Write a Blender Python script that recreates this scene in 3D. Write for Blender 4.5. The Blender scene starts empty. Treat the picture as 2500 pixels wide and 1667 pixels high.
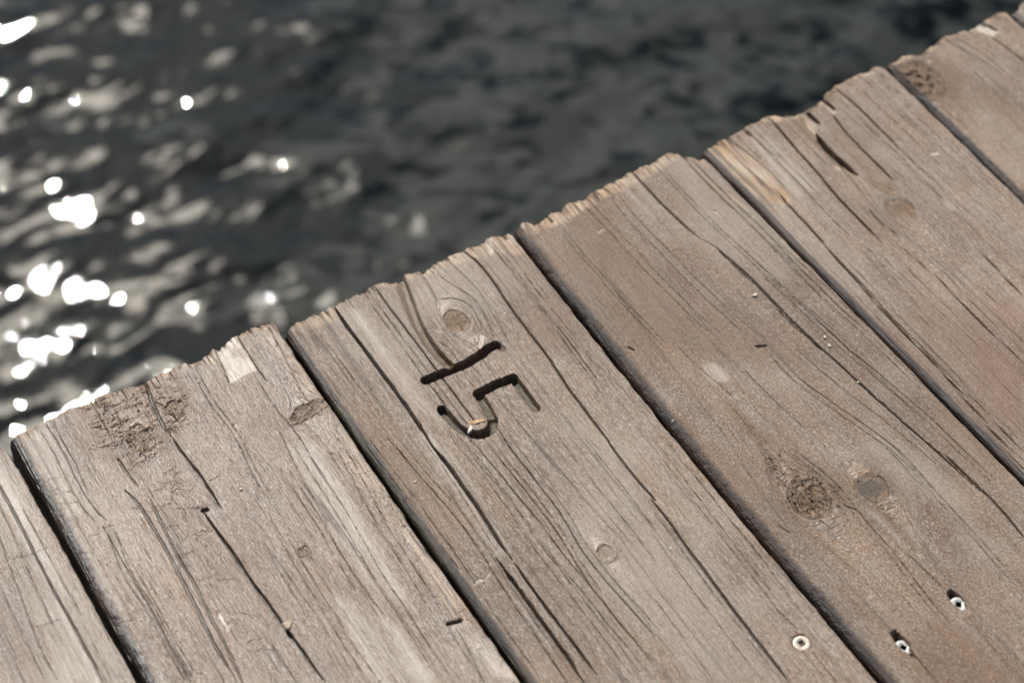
import bpy, math, random
import numpy as np
from mathutils import Vector

# ------------------------------------------------------------------ camera, light, exposure
SUN_AZ, SUN_EL = math.radians(-24.8), math.radians(50.0)
CLOUD_NEAR, CLOUD_FAR = (270, 250, 215), (10, 10.8, 10.2)
CAM_H, F_PX, PITCH = 0.78, 4793.0, math.radians(48.2)
scene = bpy.context.scene
cam_d = bpy.data.cameras.new('camera'); cam = bpy.data.objects.new('camera', cam_d)
scene.collection.objects.link(cam); scene.camera = cam
cam.location = (0, 0, CAM_H); cam.rotation_euler = (math.radians(90) - PITCH, 0, 0)
cam_d.sensor_width = 36; cam_d.lens = F_PX / 2500 * 36
cam_d.clip_start = 0.05; cam_d.clip_end = 2000
cam_d.dof.use_dof = True; cam_d.dof.focus_distance = 1.0; cam_d.dof.aperture_fstop = 6.3
cam_d.dof.aperture_blades = 0

world = bpy.data.worlds.new('World'); scene.world = world; world.use_nodes = True
wn, wl = world.node_tree.nodes, world.node_tree.links
sky = wn.new('ShaderNodeTexSky'); sky.sky_type = 'NISHITA'; sky.sun_disc = False
sky.sun_elevation = SUN_EL; sky.sun_rotation = SUN_AZ
sky.dust_density = 1.6; sky.air_density = 1.0; sky.ozone_density = 1.0
wn['Background'].inputs[1].default_value = 0.068
# thin broken cloud round the sun: brilliant close to it, grey-white farther out
_s = (math.sin(SUN_AZ) * math.cos(SUN_EL), math.cos(SUN_AZ) * math.cos(SUN_EL), math.sin(SUN_EL))
_tc = wn.new('ShaderNodeTexCoord'); _dot = wn.new('ShaderNodeVectorMath'); _dot.operation = 'DOT_PRODUCT'
wl.new(_tc.outputs['Generated'], _dot.inputs[0]); _dot.inputs[1].default_value = _s
def wmath(op, a, b, clamp=False):
    n = wn.new('ShaderNodeMath'); n.operation = op; n.use_clamp = clamp
    for i, z in enumerate((a, b)):
        if isinstance(z, (int, float)): n.inputs[i].default_value = z
        else: wl.new(z, n.inputs[i])
    return n.outputs[0]
def cloud(scale, detail, amp, c_in, c_out, edge):
    n = wn.new('ShaderNodeTexNoise'); n.inputs['Scale'].default_value = scale; n.inputs['Detail'].default_value = detail
    wl.new(_tc.outputs['Generated'], n.inputs['Vector'])
    ang = wmath('ARCCOSINE', wmath('MINIMUM', _dot.outputs['Value'], 0.999999), 0)          # radians from the sun
    x = wmath('ADD', wmath('DIVIDE', wmath('SUBTRACT', c_out, ang), c_out - c_in), wmath('MULTIPLY', wmath('SUBTRACT', n.outputs['Fac'], .5), amp))
    return wmath('MULTIPLY', x, edge, True)
def cmul(fac, col):
    n = wn.new('ShaderNodeVectorMath'); n.operation = 'SCALE'; n.inputs[0].default_value = col; wl.new(fac, n.inputs['Scale']); return n.outputs[0]
def cadd(a, b):
    n = wn.new('ShaderNodeVectorMath'); wl.new(a, n.inputs[0]); wl.new(b, n.inputs[1]); return n.outputs[0]
_near = cmul(cloud(9, 3, 7.5, math.radians(1), math.radians(5.8), 2.5), CLOUD_NEAR)
_far = cmul(cloud(6, 3, 7.0, math.radians(8), math.radians(20), 4), CLOUD_FAR)
wl.new(cadd(sky.outputs[0], cadd(_near, _far)), wn['Background'].inputs[0])
sun_d = bpy.data.lights.new('sun', 'SUN'); sun = bpy.data.objects.new('sun', sun_d)
scene.collection.objects.link(sun)
sun_d.energy = 5.0; sun_d.angle = math.radians(0.5); sun_d.color = (1.0, 0.965, 0.91)
to_sun = Vector((math.sin(SUN_AZ) * math.cos(SUN_EL), math.cos(SUN_AZ) * math.cos(SUN_EL), math.sin(SUN_EL)))
sun.rotation_euler = to_sun.to_track_quat('Z', 'Y').to_euler()
sun.location = (0, 0, 5)
vs = scene.view_settings
vs.view_transform = 'Standard'; vs.look = 'None'; vs.gamma = 1; vs.exposure = 0.0; vs.use_curve_mapping = False

# ------------------------------------------------------------------ survey of the deck
# points were read off the photograph on the plane of the deck (z = 0) and turned into metres
TILE = {'A': (0, 750, .38265), 'B': (0, 1067, .38265), 'C': (700, 500, .3826), 'D': (700, 1067, .38265),
        'E': (1200, 300, .38265), 'F': (1600, 0, .38265), 'G': (1600, 600, .38265), 'H': (1600, 1067, .38265),
        'I': (980, 680, .2679), 'J': (1880, 1400, .2551), 'K': (1880, 0, .2636)}
CP, SP = math.cos(PITCH), math.sin(PITCH)
GA = math.radians(-30.3)                       # heading of the grain
GS = np.array([math.sin(GA), math.cos(GA)]); GT = np.array([math.cos(GA), -math.sin(GA)])

def ground(tile, pts):
    x0, y0, k = TILE[tile]
    p = np.array(pts, float) * k + (x0, y0)
    u = p[:, 0] - 1250; v = p[:, 1] - 833.5
    dz = F_PX * SP + v * CP
    w = np.stack([u / dz, (F_PX * CP - v * SP) / dz], 1) * CAM_H
    return np.stack([w @ GS, w @ GT], 1)        # (s along the grain, t across)

def to_world(s, t):
    return s * GS[0] + t * GT[0], s * GS[1] + t * GT[1]

# ------------------------------------------------------------------ noise
def hsh(ix, iy, seed):
    n = (ix.astype(np.int64) * 374761393 + iy.astype(np.int64) * 668265263 + seed * 974634721) & 0xffffffff
    n = ((n ^ (n >> 13)) * 1274126177) & 0xffffffff
    n = (n ^ (n >> 16)) & 0xffffffff
    return n.astype(np.float32) / 4294967295.0

def vn(x, y, seed=0):
    ix = np.floor(x); iy = np.floor(y); fx = x - ix; fy = y - iy
    fx = fx * fx * fx * (fx * (fx * 6 - 15) + 10); fy = fy * fy * fy * (fy * (fy * 6 - 15) + 10)
    a = hsh(ix, iy, seed); b = hsh(ix + 1, iy, seed); c = hsh(ix, iy + 1, seed); d = hsh(ix + 1, iy + 1, seed)
    return (a + (b - a) * fx) * (1 - fy) + (c + (d - c) * fx) * fy

def fbm(x, y, seed=0, o=3):
    r = 0; a = .5; n = 0
    for i in range(o):
        r = r + a * vn(x * 2 ** i, y * 2 ** i, seed + 17 * i); n += a; a *= .5
    return r / n

def sstep(a, b, x):
    q = np.clip((x - a) / (b - a), 0, 1); return q * q * (3 - 2 * q)

# ------------------------------------------------------------------ traced lines: (tile, width mm, depth mm, points)
L = {k: [] for k in range(-2, 9)}
def ln(k, tile, w, d, *pts): L[k].append((ground(tile, pts), w, d))
# plank 0
ln(0,'B',.9,1.2,(-160,40),(0,320),(60,430),(130,560),(220,740),(300,890),(380,1050),(450,1160),(530,1320),(600,1450),(660,1568))
ln(0,'B',.45,.6,(0,640),(60,820),(130,1000),(200,1200),(280,1400),(360,1540))
ln(0,'B',.35,.4,(0,440),(60,560),(130,720),(200,900),(280,1060),(340,1200))
ln(0,'B',.35,.4,(0,960),(90,1150),(180,1330),(280,1530))
ln(0,'B',.35,.4,(120,400),(190,540),(260,660),(330,800),(420,960),(520,1130))
ln(0,'B',.5,.5,(80,790),(140,760),(230,730),(320,700)); ln(0,'B',.4,.4,(220,1220),(300,1180),(400,1160))
# plank 1
ln(1,'A',1.1,2.2,(1080,800),(1120,880),(1200,970),(1260,1050),(1300,1110),(1360,1190),(1410,1280))
ln(1,'B',1.3,3.0,(1290,460),(1340,540),(1390,610),(1450,690),(1510,770),(1560,850),(1600,920),(1680,1010),(1760,1140),(1840,1240),(1900,1320),(1980,1430),(2080,1568))
ln(1,'A',.7,1,(1500,160),(1560,260),(1640,390),(1700,470)); ln(1,'A',.5,.8,(1370,260),(1420,370),(1460,480))
ln(1,'A',.5,.6,(1200,350),(1260,470),(1330,610),(1400,690),(1480,790),(1540,900),(1590,1020),(1680,1190),(1760,1310))
ln(1,'A',.6,.8,(280,720),(330,800),(400,910),(460,1040),(540,1200),(600,1290),(680,1360))
ln(1,'A',.45,.5,(330,700),(400,860),(480,980),(520,1080),(560,1180))
ln(1,'B',.7,.9,(660,570),(720,680),(780,780),(860,920),(940,1050),(1010,1180),(1080,1320),(1160,1450),(1220,1560))
ln(1,'B',.5,.6,(740,600),(800,790),(870,930),(980,1070),(1060,1230),(1150,1400),(1250,1568))
ln(1,'B',1.2,1.0,(800,340),(860,380),(920,480),(1000,610),(1080,750),(1130,850),(1200,980),(1260,1100),(1320,1220),(1380,1340),(1460,1480))
ln(1,'B',1.0,.9,(960,400),(1040,570),(1100,690),(1190,850),(1260,960),(1330,1120),(1400,1240),(1450,1350),(1520,1490),(1550,1568))
ln(1,'A',1.5,1.2,(930,480),(950,560),(980,640),(1020,700),(1060,790)); ln(1,'A',1.0,.8,(750,960),(800,1060),(880,1140))
ln(1,'A',.5,.6,(560,570),(600,640),(640,700),(700,810),(750,900))
for c in ([(480,640),(600,650),(700,640)],[(560,750),(640,735),(740,700),(830,700)],[(700,770),(800,750),(880,700),(940,660)],
          [(620,830),(720,820),(830,780),(900,790)],[(560,910),(680,890),(820,870)],[(760,650),(850,600),(900,580)],
          [(980,570),(1050,600),(1120,560),(1180,580)],[(700,640),(790,610),(880,580)],[(800,550),(900,540)],
          [(820,1040),(880,1010),(940,960)],[(900,880),(960,870),(1010,830)],[(1060,470),(1120,440),(1200,440)],
          [(990,600),(1060,620),(1130,720)],[(840,860),(900,840),(980,850)],[(700,560),(780,590),(850,560)],
          [(430,600),(520,610),(610,600)],[(1010,520),(1090,500),(1150,520)],[(1030,640),(1080,690),(1130,715)]):
    ln(1,'A',.4,.3,*c)
for c in ([(1190,460),(1280,440),(1330,450)],[(950,470),(1050,450),(1180,460)],[(1270,610),(1320,595),(1370,590)],
          [(1320,280),(1390,270),(1410,240)],[(1260,910),(1340,920),(1380,880)],[(1380,910),(1430,920),(1490,900)],
          [(1480,1120),(1560,1140),(1630,1140)],[(1570,1300),(1650,1300),(1680,1290)],[(1630,1360),(1700,1370),(1760,1350)],
          [(340,360),(400,345),(450,340)],[(300,270),(350,262),(400,250)],[(500,740),(560,730)],[(660,580),(730,560)],
          [(1050,240),(1090,230),(1130,180)],[(1130,360),(1180,340),(1210,350)],[(840,460),(900,455),(950,470)],
          [(1050,580),(1100,575),(1140,560)],[(1130,820),(1180,800),(1210,820)],[(1150,740),(1230,730)],[(560,640),(600,630),(640,615)],
          [(750,1180),(800,1170),(850,1160)],[(370,430),(420,415),(500,410)],[(320,330),(360,320),(380,330)]):
    ln(1,'B',.34,.3,*c)
ln(1,'B',.6,.6,(1740,1330),(1800,1430),(1900,1568)); ln(1,'B',1.6,1.4,(1285,470),(1330,455))
ln(1,'D',.5,.5,(0,180),(60,270),(150,420),(240,540),(330,720),(420,860),(480,960))
ln(1,'D',.5,.5,(80,0),(170,150),(260,280),(370,460),(470,620),(560,790),(650,940),(740,1060),(860,1250),(960,1420),(1020,1500))
ln(1,'D',.45,.5,(0,620),(100,800),(200,960),(300,1120),(400,1290),(500,1430),(600,1568))
ln(1,'D',.4,.4,(290,650),(400,830),(520,1000),(640,1160)); ln(1,'D',1.3,1.5,(1020,1190),(1060,1190),(1120,1160))
ln(1,'D',.5,.5,(330,0),(420,140),(500,300),(570,420),(640,560),(720,680),(800,800),(900,960),(1000,1130))
ln(1,'D',.6,.6,(1080,1210),(1150,1330),(1200,1440),(1260,1568)); ln(1,'A',.5,.5,(1700,100),(1780,240),(1860,400),(1930,560),(1980,620))
ln(1,'A',.45,.5,(1790,800),(1880,1000),(1980,1180),(2100,1400)); ln(1,'A',.5,.5,(1620,420),(1700,560),(1800,700),(1900,800),(1980,950),(2060,1080))
# plank 2
ln(2,'C',1.5,4,(285,600),(300,640),(350,730),(430,830),(520,950),(600,1060),(700,1190),(800,1340),(880,1450),(950,1568))
ln(2,'D',1.6,4,(890,0),(960,90),(1050,200),(1130,320),(1190,400),(1250,490),(1300,580),(1380,700),(1440,780))
ln(2,'D',1.0,2.5,(1440,780),(1520,900),(1600,1010),(1720,1170),(1850,1330),(1990,1530))
ln(2,'D',1.4,3.5,(1340,770),(1400,860),(1480,960),(1560,1080),(1650,1210),(1750,1330),(1830,1460),(1900,1568))
ln(2,'C',.8,1.4,(545,490),(580,550),(660,660),(760,790),(850,910),(930,1020),(1000,1110),(1080,1220),(1160,1330),(1220,1400))
ln(2,'C',.6,1,(850,1060),(920,1150),(1000,1260),(1060,1340),(1140,1440),(1200,1540)); ln(2,'C',.45,.5,(480,540),(560,660),(650,790),(760,930),(850,1060))
ln(2,'C',.6,.7,(850,420),(900,500),(950,570),(965,620)); ln(2,'C',.45,.5,(965,600),(1020,590),(1110,590),(1180,640),(1230,720),(1250,820))
ln(2,'C',.45,.5,(960,440),(1060,520),(1160,560),(1240,640),(1290,760),(1330,860)); ln(2,'C',.4,.4,(1000,330),(1100,420),(1210,520),(1290,640),(1350,760),(1420,880))
ln(2,'C',1.0,1.8,(1110,275),(1200,340),(1280,430),(1350,530),(1400,620),(1470,710),(1530,790),(1600,880),(1680,980),(1740,1080),(1810,1190),(1900,1300),(1980,1410),(2060,1510))
ln(2,'D',.9,1.5,(2050,20),(2120,130),(2200,230),(2352,400)); ln(2,'H',.9,1.5,(-20,400),(60,500),(130,590),(200,700),(340,880),(430,1000),(560,1180),(680,1330),(780,1460),(860,1568))
ln(2,'C',.5,.5,(130,700),(220,840),(330,970),(430,1120),(520,1230),(610,1360)); ln(2,'C',.4,.4,(30,740),(140,900),(260,1090),(350,1230))
ln(2,'C',.5,.6,(970,870),(1030,890),(1080,960),(1110,1040),(1170,1130),(1220,1200))
ln(2,'D',.5,.6,(520,0),(620,140),(720,260),(830,400),(900,500),(980,620),(1080,740),(1160,870),(1260,1010))
ln(2,'D',.6,.8,(640,0),(750,120),(850,250),(960,370),(1080,510),(1180,640),(1260,760),(1340,900),(1430,1040),(1540,1200),(1680,1400),(1800,1568))
ln(2,'D',.5,.6,(1040,0),(1120,90),(1220,200),(1300,310),(1400,430),(1500,600),(1600,740),(1720,890),(1850,1060),(1990,1240),(2100,1380),(2230,1560))
ln(2,'D',.65,.9,(1170,0),(1260,120),(1350,220),(1440,330),(1520,430),(1620,540),(1700,660),(1800,790),(1900,900),(2000,1020),(2100,1160),(2230,1300),(2352,1460))
ln(2,'D',.65,.9,(1260,0),(1380,170),(1480,280),(1580,410),(1680,540),(1790,700),(1870,850),(1980,1000))
ln(2,'D',.7,1,(1380,0),(1440,90),(1520,190),(1570,250),(1700,420),(1800,560),(1860,700),(1940,790),(2020,900),(2120,1010),(2250,1150),(2352,1270))
ln(2,'D',.45,.5,(1740,0),(1860,170),(1980,320),(2100,460),(2230,620),(2352,790)); ln(2,'D',.4,.4,(860,0),(980,160),(1060,280),(1150,420),(1240,570),(1340,720))
ln(2,'D',.4,.4,(1900,0),(2010,150),(2130,290),(2240,440),(2352,590)); ln(2,'D',.4,.4,(1250,1010),(1380,1200),(1500,1370),(1620,1540))
ln(2,'C',.4,.4,(1250,190),(1300,250),(1400,380),(1500,520),(1600,650),(1720,800),(1820,940),(1920,1070),(2020,1220))
ln(2,'C',.45,.5,(1320,180),(1400,280),(1500,410),(1600,560),(1720,700),(1830,830),(1920,960),(2040,1110))
ln(2,'C',.45,.5,(1200,1250),(1300,1400),(1420,1568)); ln(2,'C',.5,.7,(1350,1430),(1390,1490),(1440,1568)); ln(2,'C',.5,.5,(1250,1480),(1310,1568))
ln(2,'H',.5,.6,(0,20),(120,180),(250,350),(380,520),(520,700),(640,860),(760,1010),(860,1150),(900,1230)); ln(2,'H',.4,.4,(60,0),(200,190),(330,330),(450,500),(560,620),(700,800),(830,980),(980,1170))
ln(2,'H',.45,.5,(990,1350),(1060,1440),(1160,1568)); ln(2,'H',.45,.5,(0,640),(150,860),(300,1060),(440,1240),(560,1400),(680,1550)); ln(2,'H',.4,.4,(0,1040),(120,1200),(260,1400),(380,1568))
ln(2,'H',.4,.4,(780,1100),(920,1240)); ln(2,'H',.4,.4,(0,480),(140,680),(260,840),(420,1060),(600,1290),(760,1500))
# plank 3
ln(3,'E',.45,.5,(440,690),(540,820),(620,910),(690,980),(760,1080),(830,1150),(950,1270),(1100,1430))
ln(3,'E',.9,1.6,(885,290),(960,380),(1050,480),(1150,580),(1250,670),(1310,720)); ln(3,'E',.5,.7,(1310,720),(1370,760),(1450,800))
ln(3,'E',.8,1.4,(1450,810),(1540,900),(1640,990),(1740,1080),(1820,1170)); ln(3,'E',.9,1.5,(1820,1180),(1900,1260),(1970,1330),(2060,1400),(2110,1450))
ln(3,'G',.9,1.6,(380,0),(450,60),(560,150),(680,270),(760,360),(870,470),(960,560),(1060,650),(1160,740),(1280,850),(1400,960),(1500,1050),(1610,1150),(1720,1240),(1830,1340),(1940,1440),(2080,1568))
ln(3,'H',.9,1.6,(1850,110),(1960,220),(2080,330),(2200,450),(2280,540),(2352,640))
ln(3,'E',.5,.6,(1180,180),(1260,260),(1340,350),(1440,450),(1540,540),(1650,640),(1750,750),(1850,860),(1950,970),(2060,1060),(2160,1180),(2280,1290))
ln(3,'E',.5,.6,(1030,230),(1130,330),(1250,460),(1370,590),(1480,690),(1600,800),(1730,920),(1830,1010),(1950,1120),(2070,1220),(2200,1340),(2352,1480))
ln(3,'E',.4,.4,(1260,210),(1400,360),(1560,520),(1700,650),(1840,780),(1960,880),(2100,1010),(2240,1150),(2352,1260))
ln(3,'G',.6,.7,(540,0),(680,130),(780,240),(900,340),(1000,440),(1100,530),(1220,650),(1350,750),(1480,860),(1620,980),(1750,1090),(1880,1220),(2020,1350),(2180,1500))
ln(3,'G',.4,.4,(730,0),(860,110),(960,230),(1080,340),(1230,480),(1380,620),(1540,770),(1700,920)); ln(3,'G',.6,.6,(570,790),(660,890),(740,960),(800,1030),(880,1090),(960,1170))
ln(3,'G',.55,.7,(780,690),(850,790),(950,870),(1060,950),(1160,1020),(1290,1110),(1440,1210),(1560,1310),(1660,1440),(1760,1540))
ln(3,'H',.5,.6,(1440,0),(1550,70),(1650,180),(1750,300),(1870,430),(1980,550),(2110,690),(2230,830),(2352,960))
ln(3,'H',.6,.7,(900,90),(1000,160),(1080,230),(1180,310),(1240,400),(1310,490),(1400,600),(1500,700),(1600,830),(1700,970),(1790,1080),(1900,1200))
ln(3,'H',.4,.4,(1600,730),(1750,880),(1860,980),(1900,1010)); ln(3,'H',.5,.5,(1985,1130),(2060,1230),(2180,1370),(2300,1530)); ln(3,'H',.5,.5,(1650,1380),(1720,1460),(1800,1568))
ln(3,'E',.4,.4,(600,470),(700,580),(840,720),(960,860),(1080,980),(1200,1100),(1330,1230),(1450,1330)); ln(3,'E',.45,.5,(770,400),(900,580),(1040,720),(1160,840),(1280,970),(1400,1080),(1550,1220),(1700,1350))
ln(3,'H',.6,.8,(1170,610),(1190,570),(1245,530)); ln(3,'H',.6,.8,(1200,430),(1240,450),(1290,465)); ln(3,'G',1.2,1.0,(640,640),(680,620),(715,635)); ln(3,'G',.9,.8,(660,650),(700,600)); ln(3,'G',.8,.7,(810,620),(840,590))
ln(3,'H',.5,.5,(1050,530),(1110,560),(1120,580)); ln(3,'H',.6,.6,(780,560),(860,610)); ln(3,'E',.8,1,(870,1430),(910,1450)); ln(3,'H',.7,.8,(1690,1190),(1745,1180)); ln(3,'H',.7,.8,(2250,1260),(2352,1255))
ln(3,'E',1.1,1.6,(352,585),(390,630)); ln(3,'E',.9,1.2,(586,465),(620,440)); ln(3,'E',.7,.8,(640,430),(690,500)); ln(3,'E',.7,.8,(700,390),(790,470)); ln(3,'E',.6,.7,(780,350),(830,420))
ln(3,'G',.4,.4,(120,620),(260,760),(390,870),(540,1010)); ln(3,'G',.35,.4,(900,660),(1060,800),(1260,960),(1460,1110),(1660,1280),(1860,1450))
# plank 4
ln(4,'F',1.0,2,(720,740),(800,830),(870,920),(960,1020),(1050,1120),(1130,1220),(1220,1320),(1300,1400),(1420,1520))
ln(4,'F',.6,.8,(560,800),(640,890),(720,970),(800,1060),(890,1140),(1000,1260),(1120,1390),(1260,1520))
ln(4,'F',1.0,1.8,(800,1240),(840,1300),(900,1360),(970,1430),(1090,1568)); ln(4,'G',1.0,1.8,(1090,0),(1180,110),(1280,210),(1380,330),(1480,440),(1600,570),(1720,680),(1830,800),(1960,950),(2060,1080),(2180,1210),(2270,1330),(2352,1430))
ln(4,'F',2.0,3.5,(960,705),(1010,760),(1050,790)); ln(4,'F',2.6,5,(1025,850),(1080,940),(1150,1000),(1220,1060),(1290,1115)); ln(4,'F',1.6,3,(1060,625),(1100,660),(1155,705))
ln(4,'F',.9,1.5,(1140,740),(1200,830),(1280,910),(1360,990),(1440,1070),(1520,1150)); ln(4,'F',.8,1.3,(1130,545),(1180,590),(1250,640),(1340,720),(1400,790),(1500,880),(1560,950))
ln(4,'F',.45,.5,(1560,950),(1700,1080),(1850,1200),(1960,1310),(2100,1450)); ln(4,'F',.5,.6,(1170,620),(1260,700),(1380,820),(1500,930),(1620,1060),(1740,1170),(1830,1260),(1900,1350),(2030,1500))
ln(4,'G',1.0,1.8,(2040,-20),(2120,90),(2200,170),(2352,330)); ln(4,'F',.8,1,(1360,1330),(1400,1400),(1480,1460),(1560,1500))
ln(4,'G',.7,.9,(1200,120),(1320,240),(1440,380),(1560,500),(1690,640),(1800,740),(1900,850),(2000,950),(2130,1070),(2240,1200),(2352,1330))
ln(4,'G',.5,.6,(1440,0),(1600,130),(1720,260),(1850,380),(1960,480),(2060,560),(2200,700)); ln(4,'G',.8,1.2,(1570,0),(1680,100),(1760,170),(1860,250),(1950,360),(2080,490),(2180,590),(2260,660),(2320,710))
ln(4,'G',.45,.5,(1860,100),(2000,210),(2120,310),(2230,410),(2352,510)); ln(4,'G',.45,.5,(1300,0),(1400,130),(1520,260),(1640,400),(1760,520),(1900,680),(2050,830))
ln(4,'F',.45,.5,(1310,450),(1420,560),(1560,700),(1700,830),(1840,960),(1980,1080),(2120,1210),(2260,1340)); ln(4,'F',.4,.4,(1390,430),(1520,560),(1680,730),(1850,880),(2020,1040),(2180,1180),(2352,1340))
ln(4,'F',.4,.4,(1240,490),(1380,640),(1560,800),(1700,940),(1880,1110)); ln(4,'F',1.3,1.5,(575,835),(610,870)); ln(4,'F',.6,.7,(400,890),(520,1010),(640,1120),(760,1240)); ln(4,'F',.6,.7,(450,870),(560,960),(630,1000),(740,1100),(830,1200))
ln(4,'F',.6,.6,(500,840),(600,950),(700,1040)); ln(4,'F',.5,.6,(350,930),(470,1050),(600,1180),(720,1290)); ln(4,'F',.5,.5,(800,740),(900,850),(1000,960),(1100,1060)); ln(4,'F',.5,.6,(900,715),(980,810)); 
ln(4,'G',.45,.5,(1200,210),(1300,330),(1420,460),(1560,610)); ln(4,'G',.4,.4,(2100,780),(2352,1010))
# plank 5
ln(5,'F',.4,.4,(1800,180),(1900,230),(2000,290),(2120,360),(2200,430),(2352,560)); ln(5,'K',.8,1.2,(2060,350),(2170,420),(2250,490),(2352,570))
ln(5,'K',.4,.4,(1580,350),(1740,430),(1900,520),(2060,620),(2180,720)); ln(5,'K',1.6,2.5,(1940,190),(2020,230),(2110,290)); ln(5,'K',.4,.4,(1800,560),(1950,720),(2150,900),(2352,1090))

# knots: (tile, centre, half-size along grain mm, across mm, roughness mm, ochre, brown)
KN = {k: [] for k in range(-2, 9)}
def kn(k, tile, c, a, b, rough, ochre, brown, name='knot', rot=0.0, flow=1.0):
    q = ground(tile, [c])[0]; KN[k].append((q[0], q[1], a / 1000, b / 1000, rough, ochre, brown, rot, flow))
kn(1,'A',(1115,630),4.2,4.0,.5,.2,.5,flow=.3); kn(1,'A',(905,850),9.5,6.0,1.1,.4,1.0,flow=.3); kn(1,'A',(1950,660),3.6,9.5,.6,.15,1.0,rot=-.15,flow=.6)
kn(2,'C',(1090,740),8.0,6.2,.6,1.1,.7); kn(2,'D',(2035,735),4.5,3.8,.35,.12,.25)
kn(3,'H',(985,400),12,10.0,1.5,.1,1.0); kn(3,'H',(1385,325),9,7.6,.6,.5,.4); kn(3,'B',(-9999,0),1,1,0,0,0)
kn(4,'F',(1565,1335),9.5,7.5,.45,.5,1.0); kn(5,'K',(1400,740),18,11.5,.7,.3,1.0,flow=.5)
kn(3,'F',(-9999,0),1,1,0,0,0); kn(1,'B',(1945,740),4.5,2.8,.7,0,.45,flow=0)
for k in KN: KN[k] = [q for q in KN[k] if abs(q[0]) < 4 and abs(q[1]) < 2]

# stains, patches and painted sun sheen as polygons: (channel, tile, strength, softness mm, points)
ST = {k: [] for k in range(-2, 9)}
def st(k, ch, tile, v, soft, *pts): ST[k].append((ch, ground(tile, pts), v, soft / 1000))
st(1,'white','A',1,.6,(1370,260),(1500,170),(1530,230),(1590,310),(1640,400),(1560,430),(1470,490),(1440,400)); st(1,'cream','A',.9,1.5,(1270,310),(1330,250),(1360,280),(1390,370),(1300,350))
st(1,'cream','A',.5,3,(1700,90),(1790,150),(1900,320),(2060,580),(1950,560),(1800,330),(1640,130)); st(1,'cream','D',.45,4,(300,0),(420,0),(700,410),(1000,860),(1240,1200),(1100,1180),(900,900),(600,420))
st(1,'white','D',.4,2,(1060,1200),(1130,1170),(1350,1370),(1460,1530),(1330,1520),(1180,1350)); st(1,'moss','B',.3,1.5,(670,590),(740,570),(790,680),(720,670))
st(1,'brown','A',1,5,(450,560),(900,470),(1250,500),(1150,900),(850,1060),(500,900)); st(1,'silver','A',.8,6,(80,800),(270,740),(400,950),(560,1300),(420,1330),(250,1050)); st(1,'silver','B',.6,8,(330,500),(600,700),(900,1500),(1050,1600),(900,1568),(480,760))  # the silver polygons paint sun sheen along the left of plank 1
st(1,'white','B',.9,.4,(1385,1105),(1410,1110),(1430,1160),(1455,1190),(1475,1185),(1470,1235),(1440,1245),(1430,1200),(1395,1150)); st(1,'white','B',.8,.4,(870,470),(910,480),(930,510),(890,505)); st(1,'white','A',.7,.4,(1475,760),(1500,735),(1530,765),(1490,762))
st(2,'cream','A',.9,2,(1790,150),(1840,125),(1900,240),(2000,400),(2160,610),(2130,640),(2040,500),(1900,320)); st(2,'moss','C',.8,1.2,(250,1230),(340,1290),(540,1568),(480,1568)); st(2,'moss','D',.9,2.5,(420,0),(470,30),(640,270),(900,650),(1060,850),(1000,860),(700,410)); st(2,'moss','D',.6,2,(1380,1350),(1450,1400),(1570,1568),(1500,1568))
st(2,'cream','C',.8,3,(10,770),(220,650),(300,630),(330,700),(230,760),(100,800)); st(2,'cream','C',.7,3,(560,500),(820,400),(1000,325),(1300,185),(1450,130),(1600,330),(1400,300),(1200,330),(1000,400),(760,470)); st(2,'white','C',.8,1,(1270,200),(1330,190),(1320,280),(1300,320),(1270,260)); st(2,'white','C',.7,1.5,(1350,185),(1450,130),(1470,240),(1420,230))
st(2,'ochre','C',.9,.8,(950,930),(1010,940),(1050,980),(1075,1020),(1065,1050),(1010,1025)); st(2,'ochre','C',.35,2,(730,480),(800,640),(900,850),(960,940),(920,940),(800,740)); st(2,'white','C',1,.4,(1230,820),(1265,840),(1260,880),(1235,915),(1215,895),(1230,860)); st(2,'white','C',.6,.4,(955,780),(990,810),(985,830),(960,810))
st(2,'silver','D',.5,5,(860,0),(960,0),(1200,330),(1420,720),(1350,740),(1100,370)); st(2,'white','D',.8,.3,(1185,940),(1200,915),(1230,905),(1260,900),(1300,858),(1305,870),(1250,915),(1200,950)); st(2,'silver','D',.35,2,(2120,940),(2200,880),(2220,900),(2140,960)); st(2,'dirt_shade','D',.3,3,(1600,830),(1680,820),(1670,900),(1630,900))
st(3,'cream','E',.9,2.5,(140,700),(190,620),(360,570),(590,465),(900,290),(1200,165),(1330,210),(1400,280),(1200,210),(900,400),(700,480),(450,640),(250,700)); st(3,'white','E',.9,1,(150,650),(200,630),(250,760),(200,720)); st(3,'cream','E',.8,1.5,(1400,380),(1500,440),(1640,530),(1620,545),(1500,470)); st(3,'brown','E',.45,14,(300,800),(1000,800),(2000,1500),(900,1568)); st(3,'ochre','E',.25,14,(400,700),(900,750),(1300,1300),(1900,1500),(900,1500))
st(3,'silver','G',.75,1.8,(300,760),(380,750),(450,780),(490,850),(440,870),(380,890),(310,820)); st(3,'white','G',.35,1,(440,940),(520,950),(520,980),(460,970)); st(3,'ochre','G',.6,3.0,(430,990),(480,1000),(560,1100),(640,1150),(760,1270),(700,1290),(580,1200),(480,1080)); st(3,'brown','G',.6,3,(430,960),(700,1180),(1000,1400),(1150,1568),(750,1568),(640,1280))
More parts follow.
